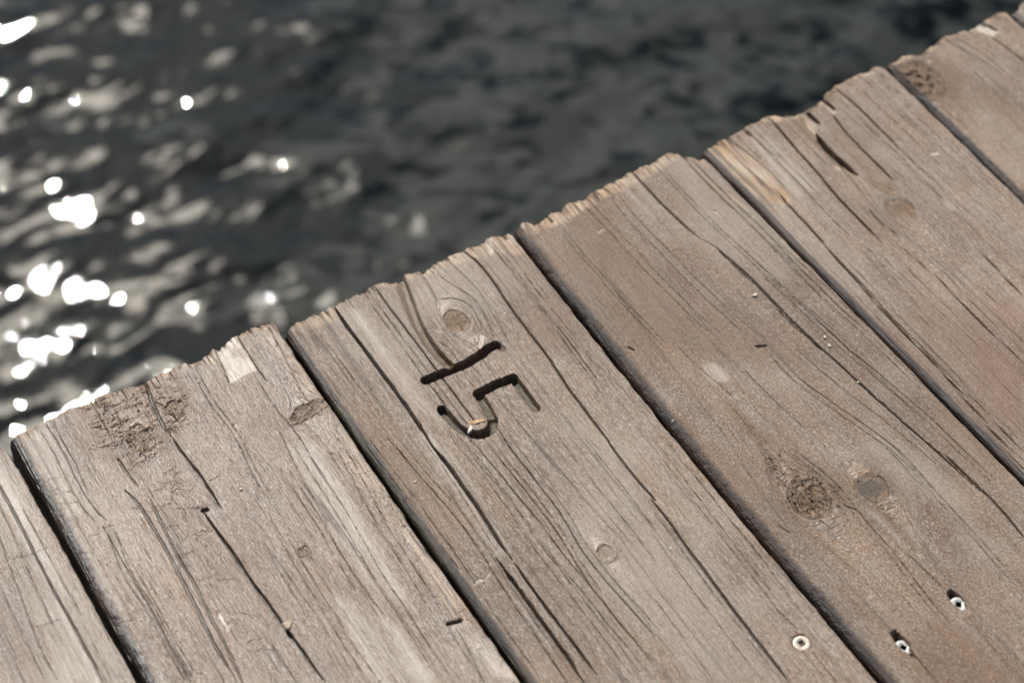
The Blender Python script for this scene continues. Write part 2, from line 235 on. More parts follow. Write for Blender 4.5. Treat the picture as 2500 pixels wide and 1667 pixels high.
st(3,'ochre','H',.95,1,(1215,240),(1280,270),(1290,350),(1260,330)); st(3,'ochre','H',.6,1.8,(1380,420),(1440,430),(1560,560),(1690,740),(1660,740),(1500,560)); st(3,'blue','H',.75,2.2,(1290,280),(1400,270),(1470,300),(1460,350),(1390,370),(1350,400),(1290,370)); st(3,'ochre','H',.8,.8,(1080,390),(1120,390),(1140,430),(1110,420)); st(3,'ochre','H',.7,.6,(950,420),(980,430),(1010,490),(990,480)); st(3,'silver','H',.35,4,(1330,460),(1420,500),(1620,700),(1500,680))
st(3,'dirt_shade','H',.9,.6,(1075,1185),(1120,1200),(1095,1218)); st(3,'white','E',.7,.4,(670,690),(730,670),(690,705)); st(3,'silver','E',.3,7,(850,430),(980,400),(1100,560),(1000,640)); st(3,'rust','D',0,1,(0,0),(1,0),(1,1)); st(3,'white','E',.6,.4,(1395,560),(1450,555),(1440,580)); st(3,'white','E',.6,.4,(1610,890),(1640,900),(1615,910)); st(3,'brown','G',.5,3,(600,560),(760,620),(740,670),(600,640))
st(4,'cream','F',1,2,(300,960),(420,880),(520,940),(640,1010),(760,1120),(860,1230),(860,1310),(740,1290),(560,1180),(430,1080)); st(4,'cream','F',.8,2,(600,770),(740,720),(980,690),(940,740),(860,760),(700,780)); st(4,'ochre','F',.75,2.5,(840,750),(950,740),(1010,840),(1120,970),(1280,1110),(1180,1090),(1000,900)); st(4,'cream','F',.9,1,(940,730),(960,720),(1030,820),(1015,860),(970,800)); st(4,'cream','F',.9,1,(1060,640),(1090,640),(1150,710),(1130,725)); st(4,'cream','F',.7,1.2,(1130,1070),(1190,1040),(1270,1110))
st(4,'ochre','F',.8,1.5,(1080,800),(1150,850),(1320,1010),(1440,1130),(1530,1220),(1500,1250),(1420,1200),(1300,1050)); st(4,'ochre','F',1.4,.8,(1560,1275),(1620,1290),(1665,1340),(1670,1390),(1640,1390),(1600,1320)); st(4,'moss','F',.6,1,(720,950),(790,990),(790,1015),(740,985)); st(4,'white','F',.5,.7,(740,955),(780,990),(770,1005)); st(4,'ochre','F',.6,1.2,(1080,560),(1130,560),(1170,620),(1140,680),(1090,620)); st(4,'cream','F',.8,1.5,(1055,600),(1120,540),(1430,410),(1470,430),(1300,490),(1150,560),(1090,600))
st(4,'moss','G',.5,1,(1150,270),(1200,300),(1190,320)); st(4,'rust','G',.35,10,(2000,300),(2352,350),(2352,1200),(2100,900)); st(4,'brown','F',.5,2,(820,1180),(900,1160),(960,1240),(860,1300)); st(4,'white','F',.7,.4,(1750,970),(1800,965),(1800,985),(1770,990)); st(4,'white','F',.6,.4,(1830,1300),(1880,1250),(1900,1270),(1850,1310)); st(4,'white','F',.6,.4,(1090,1120),(1140,1130),(1110,1145))
st(5,'white','K',1,1.2,(1820,262),(1880,240),(1940,212),(2110,290),(2060,345),(1960,300)); st(5,'cream','K',1,1.2,(1400,490),(1480,400),(1560,340),(1770,245),(1800,265),(1600,350),(1440,460)); st(5,'cream','K',1,1.4,(1950,180),(2100,95),(2200,100),(2352,240),(2352,265),(2200,150),(2100,125)); st(5,'brown','K',.8,4,(1100,580),(1500,520),(1800,700),(1750,1000),(1480,960),(1200,720)); st(5,'cream','K',.7,2,(1040,600),(1280,490),(1400,490),(1300,560),(1120,610)); st(5,'silver','K',.4,3,(1450,950),(1560,970),(1800,1180),(2000,1400),(1900,1400)); st(5,'white','K',.8,.5,(1450,560),(1490,560),(1480,590)); st(5,'ochre','K',.3,25,(1700,700),(2352,900),(2352,1500),(1900,1200))

st(0,'silver','B',.8,6,(0,120),(120,330),(330,760),(420,1000),(300,900),(60,500),(0,450)); st(0,'silver','B',.5,6,(380,1050),(640,1568),(420,1568),(250,1150))  # silver paints the sun's sheen onto the corner plank
st(1,'silver','D',.7,6,(0,60),(160,60),(420,420),(700,820),(820,1100),(640,1000),(300,560)); st(1,'silver','D',.6,6,(300,1000),(700,1200),(1000,1568),(500,1568)); st(1,'brown','D',.6,6,(0,500),(160,760),(420,900),(560,1080),(330,1060),(60,860))  # silver streaks are painted sheen, brown is wood colour
st(2,'silver','C',.15,4,(960,560),(1060,560),(1260,700),(1300,860),(1200,960),(1000,900),(940,760)); st(2,'silver','C',.6,4,(300,650),(480,700),(800,1100),(1000,1400),(800,1300)); st(2,'brown','C',.5,5,(1100,300),(1500,300),(1900,800),(1800,1000),(1400,600))
st(4,'brown','F',.4,6,(1100,850),(1500,1100),(1700,1500),(1300,1500),(1000,1150)); st(4,'silver','F',.5,6,(620,820),(760,900),(1000,1200),(900,1250),(700,1000))
# router grooves of the number: (name, half width mm, depth mm, points in tile I)
DIG = [('1', 2.65, 5.4, [(222,925),(400,850),(560,790),(720,700),(800,625),(865,605)]), ('1', 1.9, 2.0, [(865,605),(925,640)]),
       ('5', 2.6, 5.4, [(700,1045),(850,970),(1020,905)]), ('5', 2.5, 4.0, [(1020,905),(1120,1040),(1225,1180)]),
       ('5', 2.5, 3.6, [(715,1065),(790,1190),(835,1280)]), ('5', 2.6, 5.0, [(835,1280),(835,1350),(780,1410),(700,1420)]),
       ('5', 2.5, 4.4, [(700,1420),(600,1410),(500,1340),(420,1250),(370,1190)])]

# plank ends, read off left to right
END = {
 0: ground('A', [(-900,1400),(-500,1180),(-200,985),(0,868),(30,900),(75,985)]),
 1: ground('A', [(45,820),(75,800),(120,765),(180,750),(270,705),(330,675),(430,630),(520,590),(600,560),(700,520),(760,510),(820,500),(850,480),(900,465),(930,440),(1000,405),(1030,400),(1100,360),(1160,335),(1210,335),(1250,320),(1290,290),(1330,250),(1360,262),(1400,230),(1440,195),(1500,160),(1550,120),(1610,98),(1700,90),(1730,105),(1760,130),(1795,160)]),
 2: np.concatenate([ground('A', [(1800,160),(1840,125),(1880,75),(1950,35),(2020,20)]), ground('C', [(50,730),(100,710),(180,680),(220,655),(270,635),(300,630),(330,600),(400,580),(480,530),(550,500),(590,480),(650,480),(720,440),(760,420),(820,400),(850,425),(880,400),(930,360),(1000,325),(1020,310),(1100,285),(1130,255),(1200,235),(1260,200),(1310,185),(1350,185),(1410,165),(1450,150)])]),
 3: ground('E', [(150,660),(190,620),(230,620),(270,640),(340,600),(360,570),(430,530),(500,490),(560,470),(590,470),(620,440),(700,390),(760,360),(850,320),(900,290),(1000,240),(1080,200),(1150,170),(1200,165),(1240,190),(1290,190),(1330,210)]),
 4: np.concatenate([ground('F', [(285,970),(310,940),(360,910),(400,880),(430,880),(480,850),(540,815),(590,775),(640,760),(680,730),(730,718),(780,735)]), ground('K', [(80,1065),(200,1055),(330,990),(400,940),(470,895),(478,860),(500,830),(560,785),(640,750),(720,700),(800,670),(880,640),(980,600),(1035,600)])]),
 5: ground('K', [(1045,600),(1100,560),(1180,530),(1280,490),(1400,490),(1430,440),(1480,400),(1560,345),(1650,300),(1770,250),(1810,262),(1880,240),(1940,210),(1950,180),(2020,140),(2100,100),(2160,100)]),
 6: ground('K', [(2235,105),(2270,80),(2310,40),(2340,-10),(2500,-80),(2700,-170),(2860,-260)]),
}
GAPL = {
 1: np.concatenate([ground('A', [(60,900)]), ground('B', [(60,110),(150,270),(280,500),(400,720),(500,880),(610,1080),(700,1250),(870,1568)])]),
 2: np.concatenate([ground('A', [(1790,150),(1900,320),(2060,580),(2180,790)]), ground('D', [(420,0),(560,200),(700,410),(860,650),(1000,860),(1130,1040),(1240,1200),(1350,1370),(1500,1568)])]),
 3: np.concatenate([ground('E', [(140,700),(250,870),(400,1060),(560,1260),(720,1450)]), ground('H', [(140,0),(360,300),(580,560),(740,760),(900,950),(1080,1150),(1250,1350),(1430,1568)])]),
 4: np.concatenate([ground('F', [(300,990),(440,1120),(580,1290),(700,1400)]), ground('G', [(890,0),(1020,150),(1160,300),(1330,500),(1500,670),(1700,860),(1900,1060),(2080,1240),(2352,1530)])]),
 5: ground('F', [(1450,410),(1720,680),(1900,860),(2100,1060),(2352,1290)]),
 6: ground('K', [(2180,100),(2352,248)]),
}
GFIT = {}
for g, q in GAPL.items():
    deg = 2 if len(q) > 8 else 1
    c = np.polyfit(q[:, 0], q[:, 1], deg); lo, hi = q[:, 0].min(), q[:, 0].max()
    GFIT[g] = (c, lo, hi)
def gline(g, s):
    c, lo, hi = GFIT[g]
    sc = np.clip(s, lo - .02, hi + .02)
    d = np.polyder(c)
    return np.polyval(c, sc) + (s - sc) * np.where(s < sc, np.polyval(d, lo) * .5, np.polyval(d, hi) * .3)
GFIT[6] = (np.array([gline(5, GAPL[6][:, 0].mean() + np.array([.1])) [0] * 0 + (GAPL[6][0, 1] - GFIT[5][0][0] * GAPL[6][0, 0])]), GAPL[6][0, 0], GAPL[6][0, 0])
c5 = GFIT[5][0]; GFIT[6] = (np.array([c5[0], GAPL[6][0, 1] - c5[0] * GAPL[6][0, 0]]), GFIT[5][1], GFIT[5][2])
_g = gline
def gline(g, s):
    if g <= 0: return _g(1, s) - .148 * (1 - g)
    if g >= 7: return _g(6, s) + .141 * (g - 6)
    return _g(g, s)
GAPW = {1: 2.8, 2: 2.2, 3: 2.3, 4: 1.7, 5: 1.2, 6: 1.6}
def end_of(k, t):
    if k in END:
        q = END[k]; o = np.argsort(q[:, 1]); q = q[o]
        return np.interp(t, q[:, 1], q[:, 0])
    a = END[0][0] if k < 0 else END[6][-1]
    return a[0] + 0 * t + .003 * np.sin(t * 90 + k)

# ------------------------------------------------------------------ wood shader
def N(nt, kind, **kw):
    n = nt.nodes.new(kind)
    for a, b in kw.items(): setattr(n, a, b)
    return n
def wood_material(name, hue=(1, 1, 1), peel=0.5, rough=0.5, fibre=1.0):
    m = bpy.data.materials.new(name); m.use_nodes = True; nt = m.node_tree; lk = nt.links.new
    b = nt.nodes['Principled BSDF']
    gr = N(nt, 'ShaderNodeAttribute', attribute_name='grain').outputs['Vector']
    def mapped(sc):
        v = N(nt, 'ShaderNodeVectorMath', operation='MULTIPLY'); lk(gr, v.inputs[0]); v.inputs[1].default_value = sc; return v.outputs[0]
    def noise(sc, detail=3, rg=.55):
        n = N(nt, 'ShaderNodeTexNoise'); n.inputs['Scale'].default_value = 1; n.inputs['Detail'].default_value = detail
        n.inputs['Roughness'].default_value = rg; lk(mapped(sc), n.inputs['Vector']); return n.outputs['Fac']
    def ramp(f, a, c):
        r = N(nt, 'ShaderNodeMapRange'); r.inputs['From Min'].default_value = a; r.inputs['From Max'].default_value = c
        lk(f, r.inputs['Value']); return r.outputs[0]
    def mth(op, x, y):
        q = N(nt, 'ShaderNodeMath', operation=op)
        for i, z in enumerate((x, y)):
            if isinstance(z, (int, float)): q.inputs[i].default_value = z
            else: lk(z, q.inputs[i])
        return q.outputs[0]
    def mix(f, x, y):
        q = N(nt, 'ShaderNodeMix', data_type='RGBA'); 
        if isinstance(f, (int, float)): q.inputs[0].default_value = f
        else: lk(f, q.inputs[0])
        for i, z in ((6, x), (7, y)):
            if isinstance(z, tuple): q.inputs[i].default_value = (*z, 1)
            else: lk(z, q.inputs[i])
        return q.outputs[2]
    fib = noise((2600, 110, 1), 3, .6); fib2 = noise((900, 26, 1), 3, .6); streak = noise((210, 7, 1), 4, .6); blotch = noise((26, 13, 1), 5, .6)
    blotch2 = noise((60, 34, 3), 5, .65); fleck = noise((1500, 420, 1), 2, .5); pee = noise((1500, 1050, 1), 3, .6)
    h = lambda c: tuple(a * z for a, z in zip(c, hue))
    col = mix(ramp(blotch, .38, .62), h((.155, .096, .058)), h((.315, .228, .158)))
    col = mix(mth('MULTIPLY', ramp(streak, .40, .62), .8), col, h((.238, .205, .188)))
    col = mix(mth('MULTIPLY', ramp(blotch2, .50, .68), .65), col, h((.345, .325, .318)))
    col = mix(mth('MULTIPLY', ramp(fib2, .50, .32), .7), col, h((.105, .066, .042)))
    col = mix(mth('MULTIPLY', ramp(fib, .50, .70), .6 * fibre), col, h((.46, .45, .45)))
    col = mix(mth('MULTIPLY', ramp(fleck, .56, .68), .55), col, (.56, .56, .57))
    col = mix(mth('MULTIPLY', ramp(fleck, .42, .30), .6), col, (.07, .046, .032))
    big = noise((11, 6, 2), 3, .6)
    spk = noise((1900, 1300, 4), 1, .5)
    col = mix(mth('MULTIPLY', ramp(big, .53, .64), .65), col, h((.19, .122, .072)))
    col = mix(mth('MULTIPLY', ramp(big, .46, .36), .6), col, h((.40, .385, .375)))
    col = mix(mth('MULTIPLY', ramp(spk, .60, .72), .6), col, (.60, .57, .53))
    col = mix(mth('MULTIPLY', ramp(spk, .40, .28), .6), col, (.045, .03, .02))
    def sep(n):
        a = N(nt, 'ShaderNodeAttribute', attribute_name=n); s = N(nt, 'ShaderNodeSeparateColor'); lk(a.outputs['Color'], s.inputs[0])
        return s.outputs[0], s.outputs[1], s.outputs[2], a.outputs['Alpha']
    dirt_shade, cream, moss, ochre = sep('wear'); white, brown, edge_dark, silver = sep('stain'); blue, rust, _, _2 = sep('tint')
    def rag(mk, f, k=.8):      # let noise break up the border of a stain
        x = mth('ADD', mk, mth('MULTIPLY', mth('SUBTRACT', f, .5), k)); x = mth('MULTIPLY', x, ramp(mk, 0, .15)); c = N(nt, 'ShaderNodeClamp'); lk(x, c.inputs[0]); return c.outputs[0]
    col = mix(mth('MULTIPLY', rag(brown, blotch2), .85), col, mix(ramp(fib2, .38, .6), (.12, .075, .046), (.26, .175, .115)))
    col = mix(mth('MULTIPLY', rag(silver, streak, 3.0), .6), col, (.62, .615, .62))  # silvery wood, with painted sheen on the left planks
    col = mix(mth('MULTIPLY', rag(rust, blotch2), .6), col, (.26, .125, .07))
    col = mix(rag(ochre, pee, 1.2), col, mix(ramp(pee, .35, .7), (.12, .078, .038), (.30, .20, .10)))
    col = mix(rag(cream, fib2, 1.2), col, mix(ramp(blotch2, .35, .62), mix(ramp(fib2, .36, .60), (.13, .085, .055), (.50, .35, .22)), mix(ramp(fib2, .36, .56), (.24, .17, .12), (.64, .57, .48))))
    col = mix(rag(white, blotch2, 1.5), col, mix(ramp(blotch2, .36, .46), (.36, .30, .23), mix(ramp(fib, .36, .5), (.50, .46, .42), (.66, .65, .63))))
    col = mix(mth('MULTIPLY', rag(blue, blotch2), .85), col, (.10, .115, .12))
    col = mix(rag(edge_dark, fib2, .5), col, mix(ramp(blotch, .45, .6), (.018, .012, .009), (.045, .026, .016)))
    col = mix(mth('MULTIPLY', rag(moss, blotch2, 1.0), .9), col, mix(ramp(pee, .4, .65), (.030, .034, .014), (.12, .125, .065)))
    col = mix(dirt_shade, col, (.030, .020, .014))
    tone = N(nt, 'ShaderNodeVectorMath', operation='MULTIPLY'); lk(col, tone.inputs[0]); tone.inputs[1].default_value = (.79, .70, .60)
    lk(tone.outputs[0], b.inputs['Base Color'])
    rr = mth('ADD', rough - .17, mth('MULTIPLY', fib2, .26)); lk(rr, b.inputs['Roughness'])
    b.inputs['Specular IOR Level'].default_value = .6 if rough > .4 else .85
    hgt = mth('ADD', mth('MULTIPLY', fib, .55 * fibre), mth('ADD', mth('MULTIPLY', fib2, .9), mth('MULTIPLY', pee, 1.1 * peel)))
    bp = N(nt, 'ShaderNodeBump'); bp.inputs['Strength'].default_value = 1; bp.inputs['Distance'].default_value = .00075; lk(hgt, bp.inputs['Height'])
    lk(bp.outputs[0], b.inputs['Normal'])
    return m

M = {0: wood_material('weathered_wood_grey', (.92, .87, .82), .4, .38), 1: wood_material('weathered_wood_silver', (.95, .875, .815), .4, .38, 1.1),
     2: wood_material('weathered_wood_ridged', (.98, .94, .90), .5, .48, 1.15), 3: wood_material('weathered_wood_brown', (1.02, .98, .94), 1.0, .5, .55),
     4: wood_material('weathered_wood_mauve', (1.0, .93, .87), .6, .5, .9), 5: wood_material('weathered_wood_tan', (1.06, 1.0, .94), .9, .55, .5)}
M[-2] = M[0]; M[-1] = M[2]; M[6] = M[2]; M[7] = M[3]; M[8] = M[1]

# ------------------------------------------------------------------ mesh helpers
def mesh_np(name, co, quads, mat, parent=None, nrm=None, attrs=None, smooth=True):
    me = bpy.data.meshes.new(name); nv, nf = len(co), len(quads)
    me.vertices.add(nv); me.vertices.foreach_set('co', co.astype(np.float32).ravel())
    me.loops.add(nf * 4); me.loops.foreach_set('vertex_index', quads.astype(np.int32).ravel())
    me.polygons.add(nf); me.polygons.foreach_set('loop_start', np.arange(nf, dtype=np.int32) * 4)
    me.polygons.foreach_set('loop_total', np.full(nf, 4, np.int32))
    me.polygons.foreach_set('use_smooth', np.full(nf, smooth))
    me.update(calc_edges=True)
    for a, (kind, v) in (attrs or {}).items():
        at = me.attributes.new(a, kind, 'POINT')
        at.data.foreach_set('vector' if kind == 'FLOAT_VECTOR' else 'color', v.astype(np.float32).ravel())
    if nrm is not None: me.normals_split_custom_set_from_vertices(nrm.astype(np.float32))
    me.materials.append(mat)
    o = bpy.data.objects.new(name, me); scene.collection.objects.link(o)
    if parent: o.parent = parent
    return o
def tag(o, label, cat, group=None, kind=None):
    if label: o['label'] = label
    if cat: o['category'] = cat
    if group: o['group'] = group
    if kind: o['kind'] = kind
    return o

def seg_dist(s, t, poly):
    """distance to a polyline and how far along it, for flat arrays"""
    best = np.full(s.shape, 9.0, np.float32); along = np.zeros(s.shape, np.float32); acc = 0
    side = np.zeros(s.shape, np.float32)
    tot = np.linalg.norm(np.diff(poly, axis=0), axis=1).sum()
    for a, b in zip(poly[:-1], poly[1:]):
        d = b - a; l2 = d @ d; l = math.sqrt(l2)
        q = np.clip(((s - a[0]) * d[0] + (t - a[1]) * d[1]) / l2, 0, 1)
        ds = s - a[0] - q * d[0]; dt = t - a[1] - q * d[1]; r = np.sqrt(ds * ds + dt * dt)
        m = r < best; best[m] = r[m]; along[m] = (acc + q[m] * l) / tot; side[m] = dt[m]; acc += l
    return best, along, side

def resample(poly, step=.006):
    d = np.r_[0, np.cumsum(np.linalg.norm(np.diff(poly, axis=0), axis=1))]
    n = max(2, int(d[-1] / step) + 1); x = np.linspace(0, d[-1], n)
    p = np.stack([np.interp(x, d, poly[:, i]) for i in (0, 1)], 1)
    for _ in range(2):
        p[1:-1] = .5 * p[1:-1] + .25 * (p[:-2] + p[2:])
    return p

def in_poly(s, t, poly):
    c = np.zeros(s.shape, bool); j = len(poly) - 1
    for i in range(len(poly)):
        a, b = poly[i], poly[j]
        if a[1] != b[1]:
            m = ((a[1] > t) != (b[1] > t)) & (s < (b[0] - a[0]) * (t - a[1]) / (b[1] - a[1]) + a[0]); c ^= m
        j = i
    return c

SCREW = {'a': ground('J', [(305, 662)])[0], 'b': ground('J', [(1285, 680)])[0], 'c': ground('J', [(1812, 275)])[0]}
HOLES = {3: [(SCREW['b'], 6.6, 2.8, 4.6, .0015), (SCREW['c'], 5.8, 2.8, 4.2, .0015)], 2: [(SCREW['a'], 4.7, 4.7, 1.0, 0.0)]}
THICK = .036
VIEW_S = {}   # nearest s visible, per plank
for k in range(-2, 9):
    VIEW_S[k] = .38
fine_lo = {0: .50, 1: .42, 2: .37, 3: .36, 4: .60, 5: .90, 6: 1.0}

def build_plank(k, name, label):
    fine = k in (0, 1, 2, 3, 4, 5)
    dt, ds = (.00030, .00045) if fine else ((.0006, .0009) if k == 6 else (.0016, .003))
    lo = fine_lo.get(k, .5); hi = max(e for e in end_of(k, np.linspace(gline(k, .9), gline(k + 1, .9), 60)))
    if k not in fine_lo or hi - lo < .05: lo = hi - .45
    gl = GAPW.get(k, 2.6) / 1000
    # rows: from the end of the plank back past the camera
    n1 = int((hi - lo) / ds); off = list(np.linspace(0, hi - lo, n1)); step = ds
    while off[-1] < hi + .9:
        step = min(step * 1.25, .02); off.append(off[-1] + step)
    off = np.array(off)
    wd = float(gline(k + 1, np.array([hi - .1]))[0] - gline(k, np.array([hi - .1]))[0]) - gl
    n = int(wd / dt)
    # profile across: left side up, rounded arris, top, arris, right side down
    RL, RR = ((.0056 if k in (1, 3) else .0038), .0016)
    prof = []     # (fraction 0..1, offset m, drop m, sideflag)
    for z in np.linspace(THICK, RL, 12)[:-1]: prof.append((0, 0, z, 1))
    na = 22 if fine else 6
    for a in np.linspace(0, math.pi / 2, na): prof.append((0, RL * .9 * (1 - math.cos(a)), RL * (1 - math.sin(a)), 0))
    for w in np.linspace(0, 1, n)[1:-1]: prof.append((w, None, 0, 0))
    for a in np.linspace(math.pi / 2, 0, na // 2 + 2): prof.append((1, -RR * (1 - math.cos(a)), RR * (1 - math.sin(a)), 0))
    for z in np.linspace(RR, THICK, 12)[1:]: prof.append((1, 0, z, 1))
    fr = np.array([p[0] for p in prof]); of = np.array([RL * .9 * (1 - p[0]) - RR * p[0] if p[1] is None else p[1] for p in prof])
    dr = np.array([p[2] for p in prof])
    J = len(prof); I = len(off)
    tref = gline(k, hi) + gl + fr * wd + of
    e = end_of(k, tref)
    e = e + (.0026 * (fbm(tref * 260, tref * 0 + k, 5, 4) - .5) - .0035 * np.clip(vn(tref * 330, tref * 0 + k, 6) - .72, 0, 1) + .0006 * (vn(tref * 2500, tref * 0, k) - .5))
    S = e[None, :] - off[:, None] * (1 + (e[None, :] - hi) * 0)      # parallel to the ragged end
    # ease the rows so that far rows are straight
    ease = sstep(0, .25, off)[:, None]; S = S * (1 - ease) + (hi - off[:, None]) * ease + 0 * S
    Lt = gline(k, S) + gl; Rt = gline(k + 1, S)
    T_ = Lt + fr[None, :] * (Rt - Lt) + of[None, :]
    T_ = T_ + .0004 * (vn(S * 60, S * 0 + k, 3) - .5) * (fr[None, :] < .02) + .0012 * (fbm(S * 120, S * 0 + k * 3, 9, 3) - .5) * (fr[None, :] > .98)
    S = S.astype(np.float32); T = T_.astype(np.float32); Z = np.zeros(S.shape, np.float32) - dr[None, :].astype(np.float32)
    top = (dr < THICK * .3)[None, :] & (S > -9)
    # grain coordinate: flows round the knots
    tg = T - gline(k, S).astype(np.float32) * .85 + .0012 * (fbm(S * 4, T * 9 + k * 9, 2, 3) - .5)
    for (a, b, ra, rb, *_r) in KN[k]:
        flow = _r[4]
        if not flow: continue
        rb2 = rb * 1.15; el = ra / rb * 1.7; ys = (S - a) / el; xt = T - b; r2 = ys * ys + xt * xt + (rb2 * .35) ** 2
        tg = tg - xt * np.minimum(rb2 * rb2 * 1.0 / r2, 1.0) * flow
    sg = S.copy()
    # channels
    ch = {c: np.zeros(S.shape, np.float32) for c in ('dirt_shade', 'cream', 'moss', 'ochre', 'white', 'brown', 'edge_dark', 'silver', 'blue', 'rust')}
    part = np.zeros(S.shape, np.int8)
    # cupping, ridges of late wood, pores
    Z += .0006 * (fbm(S * 8, T * 30, 21 + k, 2) - .5)
    amp = {3: .45, 5: .35}.get(k, 1.0)
    r1 = fbm(tg * 330, sg * 5, 31 + k, 3); r2_ = vn(tg * 1150, sg * 18, 41 + k); r3 = vn(tg * 2300, sg * 60, 43 + k)
    topf = (dr < .004)[None, :].astype(np.float32)
    Z += topf * (amp * .00065 * (r1 - .5) + amp * .00022 * (r2_ - .5) + .00008 * (r3 - .5))
    # thin weathering checks along the grain
    for i, (fq, fs, thr, dep) in enumerate(((170, 1.0, .016, .0006), (430, 1.8, .034, .0004), (950, 6, .06, .0002))):
        q = np.abs(vn(tg * fq, sg * fs, 60 + k + i * 7) - .5); gate = sstep(.35, .6, vn(tg * fq * .6, sg * (2.5 + 3.5 * i), 80 + k + i))
        c = (1 - sstep(0, thr, q)) * gate * topf * (1.0 if k not in (3, 5) else .55)
        Z -= dep * c; ch['dirt_shade'] = np.maximum(ch['dirt_shade'], c * (.7, .6, .4)[i])
    if k in (1, 3, 5): Z += topf * (1 - sstep(.002, .009, T - (gline(k, S) + gl))) * (.0010 * (fbm(T * 420, S * 300, 52, 3) - .5) + .0006 * (fbm(T * 60, S * 60, 53, 2) - .5))
    # fine leathery relief
    Z += topf * .00016 * (fbm(T * 900, S * 650, 51, 2) - .5) * (1.6 if k in (3, 5) else .8)
    # broken, lighter fibres at the sawn end
    de = (e[None, :] - S); ragd = .0015 + .006 * fbm(tg * 330, tg * 0 + k, 70 + k, 2) ** 1.4 + .007 * np.clip(vn(tg * 45, tg * 0, 71 + k) - .62, 0, 1) * 2
    cm = (1 - sstep(.25, 1.0, de / ragd)) * (.95 if k not in (3,) else .8); ch['cream'] = np.maximum(ch['cream'], cm * (.35 + .5 * vn(tg * 120, S * 40, 75)))
    spl = (1 - sstep(0, .09, np.abs(vn(tg * 380, tg * 0, 76) - .5))) * (1 - sstep(0, .004 + .012 * vn(tg * 200, tg * 0, 77), de)) * topf; Z -= .0022 * spl; ch['dirt_shade'] = np.maximum(ch['dirt_shade'], spl * .8)
    Z -= topf * cm * .0011 * (fbm(tg * 700, S * 90, 72 + k, 2)) + .0032 * (1 - sstep(0, .0022, de)) * (dr < .01)[None, :]
    Z -= topf * .0009 * (1 - sstep(0, .006, de)) * (vn(tg * 260, tg * 0, 79) > .6)
    # left arris and sides coloured darker
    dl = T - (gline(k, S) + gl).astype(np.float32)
    ch['edge_dark'] = np.maximum(ch['edge_dark'], (1 - sstep(.0030, .0078 if k in (1, 3) else .0052, dl + .0018 * (fbm(S * 60, T * 90, 77, 3) - .5))) * .95)
    ch['edge_dark'] = np.maximum(ch['edge_dark'], sstep(.002, .006, dr)[None, :] * np.ones_like(S))
    if fine or k == 6:
        rr_ = np.random.RandomState(300 + k)
        more = [(q + [0, rr_.choice([-1, 1]) * rr_.uniform(.0022, .0055)], .42, .4) for q, w, d in L[k] if len(q) > 6 and w < .9]
        for poly, w, d in L[k] + more:
            p = resample(poly); across = abs(poly[-1, 1] - poly[0, 1]) > abs(poly[-1, 0] - poly[0, 0]) and d < 1
            w = (.42 if across else (max(w, .50) if w < .8 else w * 1.35)) / 1000; d = (.3 if across else max(d, .6)) / 1000
            m = (S > p[:, 0].min() - .003) & (S < p[:, 0].max() + .003) & (T > p[:, 1].min() - .003) & (T < p[:, 1].max() + .003) & top
            idx = np.nonzero(m)
            if not len(idx[0]): continue
            s_, t_ = S[idx], T[idx]
            tw = t_ + .00035 * (fbm(s_ * 110, s_ * 0 + w * 9e3, 91, 3) - .5); sw = s_ + (.0032 * (fbm(t_ * 260, s_ * 90, 92, 4) - .5) if across else .0005 * (vn(t_ * 500, s_ * 300, 92) - .5))
            r, al, side = seg_dist(sw, tw, p)
            ww = w * .46 * (.8 + .45 * fbm(s_ * 160, t_ * 60, 93, 3)) * (np.minimum(1, np.minimum(al, 1 - al) * (5 if d > .002 else 9) + (.12 if d > .002 else .3)))
            c = 1 - sstep(.55, 1.25, r / ww)
            Z[idx] -= d * c
            # worn shoulder of the crack
            sh = np.exp(-(r / (w * 1.1)) ** 2) * .18 * min(d, .0015); Z[idx] -= sh
            ch['dirt_shade'][idx] = np.maximum(ch['dirt_shade'][idx], c * (.45 if across else min(.96, .42 + d * 400)))
    for (a, b, ra, rb, rough, oc, br, rot, flow) in KN[k]:
        m = (np.abs(S - a) < ra * 3) & (np.abs(T - b) < rb * 3.2) & top; idx = np.nonzero(m)
        if not len(idx[0]): continue
        ys, xs = S[idx] - a, T[idx] - b; c_, s_ = math.cos(rot), math.sin(rot); ys, xs = c_ * ys + s_ * xs, c_ * xs - s_ * ys
        ang = np.arctan2(xs, ys); wob = 1 + (.22 if flow and not (k == 1) else .7) * (fbm(ang * 1.6 + 5, ang * 0 + a * 99, 101, 3) - .5)
        r = np.sqrt((ys / ra) ** 2 + (xs / rb) ** 2) / wob
        f = 1 - sstep(.85, 1.05, r)
        fb = 1 - sstep(.5, 1.25, r); tg[idx] = tg[idx] * (1 - fb) + (tg[idx].mean() + xs * .8) * fb; sg[idx] = sg[idx] * (1 - fb) + (a + ys * 3.5) * fb
        n1_ = fbm(xs * 300, ys * 520, 103, 4) * .6 + .4 * vn(r * 7, ang * 1.5, 108); rad_ = np.abs(vn(ang * 1.9 + 20, r * 1.2 + a * 60, 106) - .5); n2_ = np.abs(fbm(xs * 200 + 9, ys * 300, 104, 3) - .5); crk = np.maximum((1 - sstep(0, .014, n2_)), (1 - sstep(0, .03, rad_)) * .8) * f
        Z[idx] += f * (-.0003 + (n1_ - .5) * rough / 1000 * 1.1) - crk * rough / 1000 * .9
        rim = np.exp(-((r - 1.0) / (.05 if k != 4 else .08)) ** 2) * (sstep(.35, .6, fbm(ang * 1.3, ang * 0 + b * 70, 105, 2)) if k != 4 else .45 + .5 * vn(ang * 1.5, ang * 0, 105)); Z[idx] -= rim * .0006
